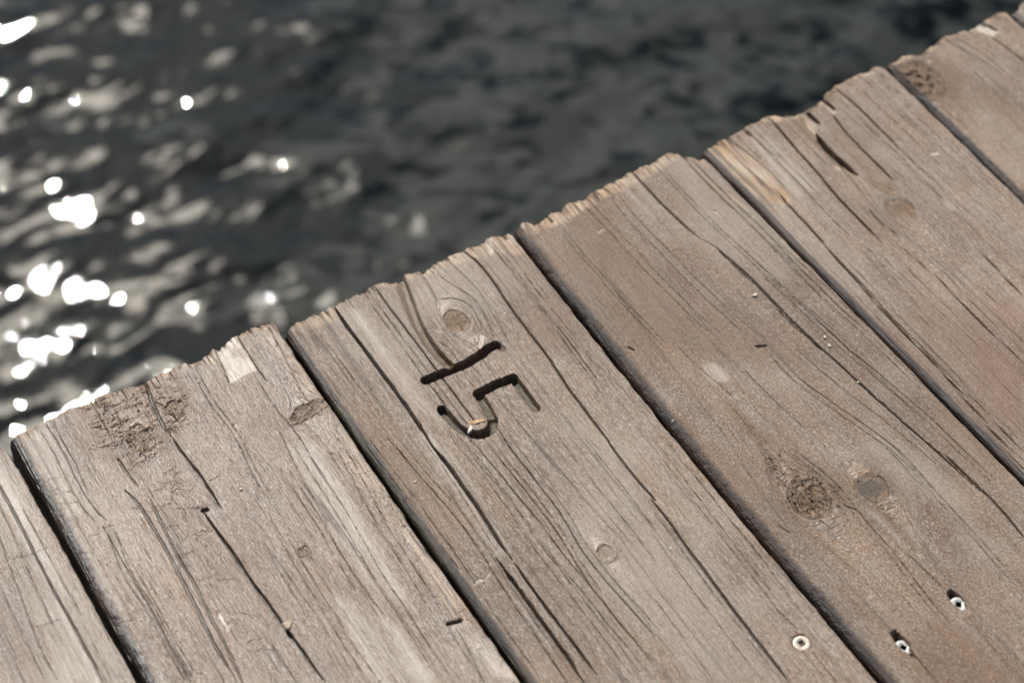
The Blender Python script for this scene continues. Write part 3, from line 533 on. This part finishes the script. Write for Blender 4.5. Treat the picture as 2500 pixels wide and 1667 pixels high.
        ring = np.exp(-((r - 1.5) / .4) ** 2) * (np.sin(r * 17 + 5 * fbm(ang * 1.2, r * 2, 109, 2)) * .5 + .5) ** 8 * sstep(.4, .6, fbm(ang * 1.1 + 3, r * 1.5, 110, 2)); Z[idx] -= ring * .0002 * (flow > 0)
        ch['dirt_shade'][idx] = np.maximum(ch['dirt_shade'][idx], np.maximum(crk * .85, rim * .7)); ch['dirt_shade'][idx] = np.maximum(ch['dirt_shade'][idx], ring * .22 * (flow > 0))
        ch['ochre'][idx] = np.maximum(ch['ochre'][idx], f * oc); ch['brown'][idx] = np.maximum(ch['brown'][idx], np.exp(-(r / 1.15) ** 2) * br)
        Z[idx] += .0005 * np.exp(-((r - 1.2) / .3) ** 2) * (flow > 0)
        if ra > .004 and flow: part[idx] = np.where(r < .96, 1, part[idx])
        if k == 5:
            pit = sstep(.60, .70, fbm(xs * 500, ys * 260, 107, 2)) * np.exp(-(r * 1.1) ** 2); Z[idx] -= .0016 * pit; ch['dirt_shade'][idx] = np.maximum(ch['dirt_shade'][idx], pit * .9)
    for (c, poly, v, soft) in ST[k]:
        m = (S > poly[:, 0].min() - .02) & (S < poly[:, 0].max() + .02) & (T > poly[:, 1].min() - .02) & (T < poly[:, 1].max() + .02) & top
        idx = np.nonzero(m)
        if not len(idx[0]) or c not in ch: continue
        s_ = S[idx] + .0014 * (fbm(S[idx] * 200, T[idx] * 500, 111, 3) - .5); t_ = T[idx] + .0012 * (fbm(S[idx] * 200, T[idx] * 400, 112, 3) - .5)
        ins = in_poly(s_, t_, poly); r, _, _ = seg_dist(s_, t_, np.vstack([poly, poly[:1]]))
        f = np.where(ins, .5 + .5 * np.minimum(1, r / soft), .5 * (1 - np.minimum(1, r / soft))); f = f * f * (3 - 2 * f)
        ch[c][idx] = np.maximum(ch[c][idx], f * v)
        if c in ('cream', 'white', 'ochre') and soft < .004: Z[idx] -= f * .00035 + f * .0006 * (fbm(tg[idx] * 900, S[idx] * 70, 113, 2) - .5)
    def crazed(poly, fs, ft, depth, dark, soft=.01, sd=160):
        m = (S > poly[:, 0].min()) & (S < poly[:, 0].max()) & (T > poly[:, 1].min()) & (T < poly[:, 1].max()) & top
        idx = np.nonzero(m); s_, t_ = S[idx], T[idx]; ins = in_poly(s_, t_, poly); r, _, _ = seg_dist(s_, t_, np.vstack([poly, poly[:1]])); f = ins * sstep(0, soft, r)
        q = np.abs(fbm(t_ * ft, s_ * fs, sd, 4) - .5); q2 = np.abs(fbm(t_ * ft * .8 + 7, s_ * fs * .55, sd + 1, 3) - .5)
        c = np.maximum(1 - sstep(.004, .016, q), (1 - sstep(.003, .012, q2)) * .8) * f
        Z[idx] += (fbm(t_ * ft * 1.5, s_ * fs, sd + 2, 3) - .5) * .0009 * f - depth * c; ch['dirt_shade'][idx] = np.maximum(ch['dirt_shade'][idx], c * dark); ch['brown'][idx] = np.maximum(ch['brown'][idx], f * .5)
    if k == 1:
        crazed(ground('A', [(430,600),(700,500),(900,460),(1280,480),(1230,760),(1080,900),(900,1070),(700,1000),(560,860)]), 260, 70, .0008, .85)
        crazed(ground('B', [(780,100),(1250,60),(1400,420),(1500,800),(1300,960),(1100,760),(900,480)]), 90, 60, .0004, .5, .02, 170)
        crazed(ground('A', [(1780,740),(1860,640),(2060,570),(2110,600),(2090,690),(1900,760)]), 420, 140, .0005, .6, .002, 180)
    if k == 3: crazed(ground('H', [(640,80),(800,60),(1000,200),(1230,300),(1240,480),(1050,540),(820,500),(730,330)]), 170, 260, .0010, .7, .006, 190)
    if k == 3: crazed(ground('G', [(420,950),(500,980),(700,1180),(880,1380),(1060,1560),(800,1568),(640,1300)]), 260, 420, .0006, .5, .004, 195)
    if k == 3: crazed(ground('H', [(1370,400),(1450,420),(1560,560),(1700,760),(1640,740),(1480,560)]), 380, 420, .0007, .7, .002, 197)
    if k == 1:    # crazed fibres along the right-hand margin
        dR = gline(2, S).astype(np.float32) - T; band = (1 - sstep(.012, .024, dR)) * topf
        q = np.abs(fbm(tg * 160, S * 420, 121, 3) - .5); cc = (1 - sstep(0, .016, q)) * band * sstep(.45, .6, vn(tg * 300, S * 90, 122))
        q2 = np.abs(vn(tg * 620, S * 10, 123) - .5); cc = np.maximum(cc, (1 - sstep(0, .05, q2)) * band * .7)
        Z -= .0005 * cc; ch['dirt_shade'] = np.maximum(ch['dirt_shade'], cc * .55)
        # crazing of the grey skin near the left margin
        band = (1 - sstep(.02, .05, dl)) * topf * sstep(.4, .6, fbm(S * 30, T * 60, 126, 2)); q = np.abs(fbm(tg * 330, S * 500, 124, 3) - .5); cc = (1 - sstep(0, .02, q)) * band; Z -= .0003 * cc; ch['dirt_shade'] = np.maximum(ch['dirt_shade'], cc * .4)
    if k == 2:    # gouge running from the end down to the number
        p = resample(ground('C', [(715,430),(745,500),(790,620),(830,740),(890,850),(960,950),(1055,1035)])); m = (S > p[:, 0].min() - .01) & (S < p[:, 0].max() + .01) & (np.abs(T - p[:, 1].mean()) < .03) & top
        idx = np.nonzero(m); r, al, side = seg_dist(S[idx], T[idx], p)
        right = side > 0; wr = .0026; wl_ = .0060 * (1 - .4 * al)
        f = np.where(right, 1 - sstep(.55, 1.0, r / wr), 1 - sstep(0, 1, r / wl_)); f = f * sstep(0, .08, 1 - al + .02)
        Z[idx] -= f * .0040; ch['moss'][idx] = np.maximum(ch['moss'][idx], np.where(right, f, 0) * .45); ch['dirt_shade'][idx] = np.maximum(ch['dirt_shade'][idx], np.where(right, sstep(.3, .9, f) * (1 - sstep(.9, 1, f)), 0) * .9)
        for j, (nm, hw, dep, pts) in enumerate(DIG):
            p = resample(ground('I', pts), .002); m = (S > p[:, 0].min() - .006) & (S < p[:, 0].max() + .006) & (T > p[:, 1].min() - .006) & (T < p[:, 1].max() + .006) & top
            idx = np.nonzero(m); r, al, side = seg_dist(S[idx], T[idx], p); hw /= 1000; dep /= 1000
            r = r + .00025 * (fbm(S[idx] * 900, T[idx] * 900, 131, 2) - .5)
            if j == 1: dep = dep * (1 - .6 * al)
            f = 1 - sstep(.74, 1.12, r / hw)
            fl = Z[idx] * 0 - dep + .0004 * (fbm(S[idx] * 400, T[idx] * 900, 133, 3) - .5) + .25 * dep * (np.clip(r / hw, 0, 1) ** 2)
            Z[idx] = np.minimum(Z[idx], Z[idx] * (1 - f) + fl * f)
            ch['moss'][idx] = np.maximum(ch['moss'][idx], f * (.85 if nm == '5' else .3)); 
            ch['brown'][idx] = np.maximum(ch['brown'][idx], f * .8); ch['dirt_shade'][idx] = np.maximum(ch['dirt_shade'][idx], f * (.8 if nm == '1' else .5) * (.5 + .5 * vn(S[idx] * 200, T[idx] * 300, 137)))  # darkest in the one, painting the shadow that fills its groove
            part[idx] = np.where(f > .5, 2 if nm == '1' else 3, part[idx])
    for (c0, ra, rb, dep, jag) in HOLES.get(k, []):
        m = (np.abs(S - c0[0]) < .02) & (np.abs(T - c0[1]) < .012) & top; idx = np.nonzero(m); ys, xs = S[idx] - c0[0], T[idx] - c0[1]
        if jag: ys = ys - .002
        ang = np.arctan2(xs, ys); w_ = 1 + (jag * 180) * (fbm(ang * 3, ang * 0 + c0[0] * 50, 141, 3) - .5)
        r = np.sqrt((ys / ra * 1000) ** 2 + (xs / rb * 1000) ** 2) / w_; f = 1 - sstep(.86, 1.04, r)
        Z[idx] = Z[idx] * (1 - f) - f * dep / 1000; ch['dirt_shade'][idx] = np.maximum(ch['dirt_shade'][idx], f * .9)
        if jag: Z[idx] += np.exp(-((r - 1.2) / .22) ** 2) * .0005 * vn(ang * 3, ang * 0, 145)
        else: ch['brown'][idx] = np.maximum(ch['brown'][idx], np.exp(-(np.maximum(r - 1, 0) / .5) ** 2) * .4)
    # build vertices; last row drops down as the back end, first rows as the sawn end
    X, Y = to_world(S, T)
    V = np.stack([X, Y, Z], -1).astype(np.float32)
    # sawn end: extra rows below the first row
    er = 9; ends = []
    for i in range(er, 0, -1):
        q = V[0].copy(); z = (i / er) * THICK; q[:, 2] = np.minimum(q[:, 2], -z)
        jit = .0008 * (fbm(tref * 700, tref * 0 + i * 2.1, 151 + k, 2) - .5)
        q[:, 0] += GS[0] * jit; q[:, 1] += GS[1] * jit; ends.append(q)
    V = np.concatenate([np.array(ends), V]); pad = lambda a: np.concatenate([np.repeat(a[:1], er, 0), a])
    tg, sg, part = pad(tg), pad(sg), pad(part); part[:er] = 0
    sg[:er] += np.linspace(.03, .003, er)[:, None]
    for c in ch: ch[c] = pad(ch[c])
    ch['cream'][:er] = np.maximum(ch['cream'][:er], .35); ch['edge_dark'][:er] = np.maximum(ch['edge_dark'][:er] * .5, .25)
    I2 = V.shape[0]
    # normals
    dS = np.gradient(V, axis=0); dT = np.gradient(V, axis=1); nn = np.cross(dT, -dS) ; nn /= np.linalg.norm(nn, axis=2, keepdims=True) + 1e-12
    flip = np.sign(nn[er + 5:, 30:-30, 2].sum()); nn *= flip
    ii, jj = np.meshgrid(np.arange(I2 - 1), np.arange(J - 1), indexing='ij'); a = ii * J + jj
    Q = np.stack([a, a + 1, a + J + 1, a + J], -1).reshape(-1, 4)
    if flip < 0 or True:
        v0 = V.reshape(-1, 3)[Q]; nz = np.cross(v0[:, 1] - v0[:, 0], v0[:, 2] - v0[:, 0])[:, 2].sum()
        if nz < 0: Q = Q[:, ::-1]
    Vf = V.reshape(-1, 3); Nf = nn.reshape(-1, 3); Pf = part.reshape(-1)
    gv = np.stack([tg, sg, np.full(tg.shape, k * 3.7 + 11)], -1).reshape(-1, 3)
    R = lambda *c: np.stack([ch[x] if isinstance(x, str) else np.zeros_like(tg) for x in c], -1).reshape(-1, 4)
    A1, A2, A3 = R('dirt_shade', 'cream', 'moss', 'ochre'), R('white', 'brown', 'edge_dark', 'silver'), R('blue', 'rust', 0, 0)
    fp = np.minimum(np.minimum(Pf[Q[:, 0]], Pf[Q[:, 1]]), np.minimum(Pf[Q[:, 2]], Pf[Q[:, 3]]))
    def emit(sel, nm, parent, extra=None):
        q = Q[sel]; u, inv = np.unique(q, return_inverse=True); q2 = inv.reshape(-1, 4)
        vv = Vf[u]; 
        if extra: pass
        return mesh_np(nm, vv, q2, M[k], parent, Nf[u], {'grain': ('FLOAT_VECTOR', gv[u]), 'wear': ('FLOAT_COLOR', A1[u]), 'stain': ('FLOAT_COLOR', A2[u]), 'tint': ('FLOAT_COLOR', A3[u])})
    root = bpy.data.objects.new(name, None); scene.collection.objects.link(root)
    c0 = to_world(hi - .25, float(gline(k, np.array([hi - .25]))[0]) + .07)
    root.location = (c0[0], c0[1], -THICK)
    tag(root, label, 'plank', 'weathered deck planks of the dock')
    Vf = Vf - np.array(root.location, dtype=np.float32)
    emit(fp == 0, 'board', root)
    if (fp == 1).any():
        cents = KN[k]; qc = V.reshape(-1, 3)[Q[:, 0]]; kid = np.zeros(len(Q), int); best = np.full(len(Q), 9.)
        for i, kk in enumerate(cents):
            x, y = to_world(kk[0], kk[1]); r = np.hypot(qc[:, 0] - x, qc[:, 1] - y); m = r < best; best[m] = r[m]; kid[m] = i
        for i in range(len(cents)):
            sel = (fp == 1) & (kid == i)
            if sel.sum() > 20: emit(sel, 'knot', root)
    for pv, lab in ((2, 'routed number one'), (3, 'routed number five with mossy floor')):
        if (fp == pv).any():
            o = emit(fp == pv, 'carved_digit', root); o['label'] = lab
    # underside
    us = np.array([0, I - 1]); bot = []
    lowL, lowR = V[er:, 0], V[er:, -1]
    pick = np.unique(np.linspace(0, I - 1, 40).astype(int)); bv = []
    for i in pick: bv += [lowL[i], lowR[i]]
    bv = np.array(bv) - np.array(root.location); bv[:, 2] += .0005
    bq = np.array([[2 * i, 2 * i + 2, 2 * i + 3, 2 * i + 1] for i in range(len(pick) - 1)])
    mesh_np('underside', bv, bq, M[k], root)
    return root

LAB = {
 -2: ('Second plank past the left of the picture, grey weathered wood', 0),
 -1: ('Plank just outside the left of the picture, grey weathered wood', 0),
 0: 'silver-brown plank in the bottom left corner, cut by the left picture edge',
 1: 'wide silvery plank with long black crack, crazed knots and white patch at its end',
 2: 'grooved plank with the number 15 routed into it below a round ochre knot',
 3: 'smooth brown plank with two sunken screws, a gnarled knot and a blue-grey knot',
 4: 'split plank with ochre slot, pale shredded fibres at its end and an oval knot',
 5: 'tan plank near the top right corner with dark hairy knot and white chipped end',
 6: 'sliver of ridged plank in the extreme top right corner',
 7: 'plank just outside the top right of the picture, brown weathered wood',
 8: 'second plank past the top right of the picture, grey weathered wood'}
for k in range(-1, 8):
    lb = LAB[k]; build_plank(k, 'deck_plank', lb if isinstance(lb, str) else lb[0])

# ------------------------------------------------------------------ plain materials
def simple(name, col, rough=.5, metal=0., bump=None, spec=.5):
    m = bpy.data.materials.new(name); m.use_nodes = True; nt = m.node_tree; b = nt.nodes['Principled BSDF']
    n = N(nt, 'ShaderNodeTexNoise'); tc = N(nt, 'ShaderNodeTexCoord'); nt.links.new(tc.outputs['Object'], n.inputs['Vector'])
    n.inputs['Scale'].default_value = bump or 600; n.inputs['Detail'].default_value = 5; n.inputs['Roughness'].default_value = .65
    r = N(nt, 'ShaderNodeValToRGB'); e = r.color_ramp.elements; e[0].position = .35; e[1].position = .66
    e[0].color = (*[c * .55 for c in col], 1); e[1].color = (*[min(1, c * 1.12) for c in col], 1)
    nt.links.new(n.outputs['Fac'], r.inputs[0]); nt.links.new(r.outputs[0], b.inputs['Base Color'])
    b.inputs['Roughness'].default_value = rough; b.inputs['Metallic'].default_value = metal; b.inputs['Specular IOR Level'].default_value = spec
    bp = N(nt, 'ShaderNodeBump'); bp.inputs['Distance'].default_value = .0002; bp.inputs['Strength'].default_value = .6
    nt.links.new(n.outputs['Fac'], bp.inputs['Height']); nt.links.new(bp.outputs[0], b.inputs['Normal'])
    return m
m_steel = simple('weathered_screw_coating', (.62, .52, .42), .45, .25, 900)
m_steel2 = simple('bright_screw_coating', (.66, .64, .60), .4, .2, 900)
m_socket = simple('dark_socket', (.05, .045, .04), .6, .3, 900)  # near-black lining of the square recess
m_beam = simple('dark_wet_timber', (.05, .035, .025), .6, 0, 60)

def pyobj(name, verts, faces, mat, parent=None, smooth=False):
    me = bpy.data.meshes.new(name); me.from_pydata([tuple(v) for v in verts], [], faces); me.update()
    for p in me.polygons: p.use_smooth = smooth
    me.materials.append(mat); o = bpy.data.objects.new(name, me); scene.collection.objects.link(o)
    if parent: o.parent = parent
    return o

def screw(pos, z, rad, rot, tilt, label, mat):
    root = bpy.data.objects.new('deck_screw', None); scene.collection.objects.link(root)
    x, y = to_world(*pos); root.location = (x, y, z); root.rotation_euler = (tilt[0], tilt[1], rot)
    tag(root, label, 'screw', 'square-drive screws in the deck')
    n = 48; h = .0013; v = []; f = []
    # head: square mouth -> rim -> rounded edge -> cone to the shank; irregular worn outline
    for i in range(n):
        a = 2 * math.pi * i / n - math.pi; c, s = math.cos(a), math.sin(a)
        sq = h / max(abs(c), abs(s)); w = rad * (1 + .012 * math.sin(3 * a + rad * 9e3) + .008 * math.sin(7 * a))
        for r, zz in ((sq, -.0003), (sq * 1.06, 0), (w * .72, .00004), (w * .93, -.00002), (w, -.00028), (w * .98, -.0006), (.0022, -.0032)):
            v.append((c * r, s * r, zz))
    for i in range(n):
        j = (i + 1) % n
        for q in range(6): f.append((i * 7 + q, i * 7 + q + 1, j * 7 + q + 1, j * 7 + q))
    head = pyobj('head', v, f, mat, root, True)
    b = h * .93; e = 1.0
    v = [(-h, -h, -.0001), (h, -h, -.0001), (h, h, -.0001), (-h, h, -.0001), (-b, -b, -.0026), (b, -b, -.0026), (b, b, -.0026), (-b, b, -.0026)]
    pyobj('drive_socket', v, [(0, 4, 5, 1), (1, 5, 6, 2), (2, 6, 7, 3), (3, 7, 4, 0), (4, 7, 6, 5)], m_socket, head)
    v = []; f = []; m_ = 24; turns = 40
    for q in range(turns + 1):
        zz = -.003 - q * .001; r = .0019 + (.0006 if q % 2 else 0)
        if q > turns - 6: r *= (turns - q) / 6 + .05
        for i in range(m_):
            a = 2 * math.pi * i / m_; v.append((math.cos(a) * r, math.sin(a) * r, zz))
    for q in range(turns):
        for i in range(m_): j = (i + 1) % m_; f.append((q * m_ + i, (q + 1) * m_ + i, (q + 1) * m_ + j, q * m_ + j))
    pyobj('shank', v, f, mat, root, True)
    return root
screw(SCREW['a'], -.00025, .0043, math.radians(45 - 8), (.05, -.03), 'round flush screw head with square hole, on the plank with the number', m_steel)
screw(SCREW['b'], -.0022, .0042, math.radians(62), (.12, .10), 'screw sunk in a narrow black hole, closest to the bottom of the brown plank', m_steel2)
screw(SCREW['c'], -.0018, .0042, math.radians(-5), (.10, .06), 'screw in a splintered hole, farther up the brown plank', m_steel2)

# ------------------------------------------------------------------ beams under the deck
def beam(s0, z0, label, w=.045, h=.18):
    root_s = s0; v = []; f = []
    n = 24
    for i in range(n + 1):
        t = -1.2 + 2.9 * i / n; s = s0 + .18 * (t - .0)       # follows the line of screws
        for ds, dz in ((-w / 2, 0), (w / 2, 0), (w / 2, -h), (-w / 2, -h)):
            x, y = to_world(s + ds, t); v.append((x, y, z0 + dz + .001 * math.sin(i * 1.7)))
    for i in range(n):
        for q in range(4): f.append((i * 4 + q, i * 4 + (q + 1) % 4, (i + 1) * 4 + (q + 1) % 4, (i + 1) * 4 + q))
    f += [(3, 2, 1, 0), tuple(n * 4 + q for q in range(4))]
    o = pyobj('deck_beam', v, f, m_beam); return tag(o, label, 'beam', 'beams under the deck')
sl = SCREW['a']
beam(sl[0] - .18 * sl[1], -THICK - .002, 'dark beam under the planks on the line of the screws')
beam(sl[0] - .18 * sl[1] - .45, -THICK - .002, 'dark beam under the near part of the deck')

# ------------------------------------------------------------------ loose crumbs lying on the boards
m_chip = simple('pale_chip', (.72, .64, .54), .6, 0, 500); m_chipo = simple('orange_splinter', (.55, .33, .16), .6, 0, 500)
rng = random.Random(5)
def chip(tile, p, a, b, h, rot, label, name='pale_crumb', mat=None, z=.0003, cat='crumb'):
    s, t = ground(tile, [p])[0]; x, y = to_world(s, t); v = []; f = []; n = 10
    rr = [rng.uniform(.7, 1.15) for _ in range(n)]
    for lay, (sc, zz) in enumerate(((1, 0), (1.0, .45), (.72, 1.0))):
        for i in range(n):
            an = 2 * math.pi * i / n; v.append((math.cos(an) * a * rr[i] * sc, math.sin(an) * b * rr[(i + 3) % n] * sc, zz * h * rng.uniform(.8, 1.15)))
    v.append((0, 0, h)); f.append(tuple(range(n))[::-1])
    for l in (0, 1):
        for i in range(n): j = (i + 1) % n; f.append((l * n + i, l * n + j, (l + 1) * n + j, (l + 1) * n + i))
    for i in range(n): f.append((2 * n + i, 2 * n + (i + 1) % n, 3 * n))
    o = pyobj(name, v, f, mat or m_chip); o.location = (x, y, z); o.rotation_euler = (0, 0, rot)
    return tag(o, label, cat, 'pale crumbs and splinters on the boards')
chip('G', (633, 318), .0016, .0011, .0006, .3, 'cream crumb on the brown plank beside its long black crack')
chip('G', (1080, 587), .0013, .0009, .0006, 1.8, 'small triangular crumb on the brown plank, upper of two close together')
chip('G', (1110, 640), .0013, .0007, .0005, 1.9, 'small oblong crumb on the brown plank, lower of two close together')
chip('G', (1293, 872), .0008, .0006, .0005, .6, 'tiny white crumb right of the long crack in the brown plank')
chip('G', (125, 1110), .0022, .0011, .0014, .15, 'orange and white splinter lodged in the wide dark gap right of the number', 'wood_splinter', m_chip, -.0016, 'splinter')
chip('B', (1536, 333), .0011, .0008, .0005, .2, 'tiny white crumb on the silvery plank right of the upper crack')
chip('B', (1830, 1195), .0030, .0026, .0011, .5, 'round buff lump sitting at a break of the long black crack', 'wood_lump', simple('buff_wood', (.42, .33, .24), .6, 0, 400), -.0003, 'lump')
chip('C', (1215, 1382), .0052, .0016, .0011, .25, 'orange splinter caught over the bowl of the routed five', 'wood_splinter', m_chipo, -.0008, 'splinter')
chip('C', (1172, 1425), .0034, .0013, .0012, 1.3, 'white flake standing in the bowl of the routed five', 'bark_flake', m_chip, -.0012, 'flake')
chip('A', (1265, 478), .0010, .0006, .0004, .2, 'tiny white crumb beside the white patch on the silvery plank')
chip('A', (593, 875), .0007, .0006, .0004, .2, 'tiny white crumb below the cross cracks of the silvery plank')
chip('D', (820, 285), .0009, .0005, .0004, 1.2, 'white speck on the grooved plank close to its left gap')
chip('H', (100, 710), .0012, .0004, .0003, 1.0, 'thin white sliver on the grooved plank left of its long crack')

# ------------------------------------------------------------------ water
WZ = -0.95
def water():
    def axis(c, half, d, far):
        a = list(np.arange(0, half, d)); st_ = d
        while a[-1] < far: st_ *= 1.25; a.append(a[-1] + st_)
        a = np.array(a); return np.r_[c - a[:0:-1], c + a]
    xs = axis(-.2, 1.45, .006, 400); ys = axis(2.15, 1.35, .006, 400)
    X, Y = np.meshgrid(xs, ys, indexing='ij'); r = np.random.RandomState(11)
    Zw = np.zeros_like(X); fade = 1 - sstep(1.6, 4.5, np.hypot(X + .2, Y - 2.15))
    wx = X + .020 * (fbm(X * 7, Y * 7, 201, 2) - .5) * 2; wy = Y + .020 * (fbm(X * 7, Y * 7, 202, 2) - .5) * 2
    for i in range(70):
        lam = .030 * (10 ** r.rand()); az = math.radians(-33) + r.normal() * .55; k_ = 2 * math.pi / lam
        slope = .0168 * (lam / .12) ** -.15; ph = r.rand() * 6.283
        Zw += slope / k_ * np.sin(k_ * (wx * math.sin(az) + wy * math.cos(az)) + ph)
    Zw *= fade
    # gusts: calmer and rougher patches
    Zw *= .75 + .5 * fbm(X * 1.6, Y * 1.6, 205, 2)
    I_, J_ = X.shape; V = np.stack([X, Y, Zw + WZ], -1).reshape(-1, 3)
    ii, jj = np.meshgrid(np.arange(I_ - 1), np.arange(J_ - 1), indexing='ij'); a = ii * J_ + jj
    Q = np.stack([a, a + J_, a + J_ + 1, a + 1], -1).reshape(-1, 4)
    m = bpy.data.materials.new('harbour_water'); m.use_nodes = True; nt = m.node_tree; lk = nt.links.new; b = nt.nodes['Principled BSDF']
    tc = N(nt, 'ShaderNodeTexCoord')
    def nz(sc, rotz, detail, dist=0):
        mp = N(nt, 'ShaderNodeMapping'); mp.inputs['Scale'].default_value = sc; mp.inputs['Rotation'].default_value = (0, 0, rotz); lk(tc.outputs['Object'], mp.inputs['Vector'])
        n = N(nt, 'ShaderNodeTexNoise'); n.inputs['Scale'].default_value = 1; n.inputs['Detail'].default_value = detail; n.inputs['Distortion'].default_value = dist; lk(mp.outputs[0], n.inputs['Vector']); return n.outputs['Fac']
    painted_reflect = nz((13, 24, 1), math.radians(8), 3, 1.2)  # bright sky reflections and dark wave hollows painted as base colour
    r1 = N(nt, 'ShaderNodeValToRGB'); e = r1.color_ramp.elements; e[0].position = .45; e[1].position = .495; e[0].color = (.0015, .003, .003, 1); e[1].color = (.030, .033, .029, 1)
    big = nz((2.2, 4, 1), math.radians(12), 2); sx = N(nt, 'ShaderNodeSeparateXYZ'); lk(tc.outputs['Object'], sx.inputs[0])
    def mm(op, x, y):
        q = N(nt, 'ShaderNodeMath', operation=op)
        for i, z in enumerate((x, y)):
            if isinstance(z, (int, float)): q.inputs[i].default_value = z
            else: lk(z, q.inputs[i])
        return q.outputs[0]
    side = N(nt, 'ShaderNodeMapRange'); side.inputs['From Min'].default_value = -.55; side.inputs['From Max'].default_value = .15; side.inputs['To Min'].default_value = -.17; side.inputs['To Max'].default_value = .02; lk(sx.outputs[0], side.inputs['Value'])  # paints the left water darker, in place of a shadow and reflection boundary
    coarse = nz((5.5, 13, 1), math.radians(14), 3, .5); pick = N(nt, 'ShaderNodeMapRange'); pick.inputs['From Min'].default_value = -.45; pick.inputs['From Max'].default_value = -.05; lk(sx.outputs[0], pick.inputs['Value'])
    painted_reflect = mm('ADD', mm('MULTIPLY', painted_reflect, pick.outputs[0]), mm('MULTIPLY', coarse, mm('SUBTRACT', 1, pick.outputs[0])))
    painted_reflect = mm('ADD', painted_reflect, mm('ADD', side.outputs[0], mm('MULTIPLY', mm('SUBTRACT', big, .5), .35)))
    lk(painted_reflect, r1.inputs[0]); lk(r1.outputs[0], b.inputs['Base Color'])
    b.inputs['Roughness'].default_value = .006; b.inputs['Specular IOR Level'].default_value = .5; b.inputs['Coat Weight'].default_value = 0.0; b.inputs['Coat Roughness'].default_value = .19; b.inputs['Coat IOR'].default_value = 1.33; b.inputs['IOR'].default_value = 1.33
    rip = nz((90, 150, 1), math.radians(-27), 2); bp = N(nt, 'ShaderNodeBump'); bp.inputs['Distance'].default_value = .0006; bp.inputs['Strength'].default_value = .5; lk(rip, bp.inputs['Height']); lk(bp.outputs[0], b.inputs['Normal'])
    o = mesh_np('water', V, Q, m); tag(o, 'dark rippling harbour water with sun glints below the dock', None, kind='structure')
water()
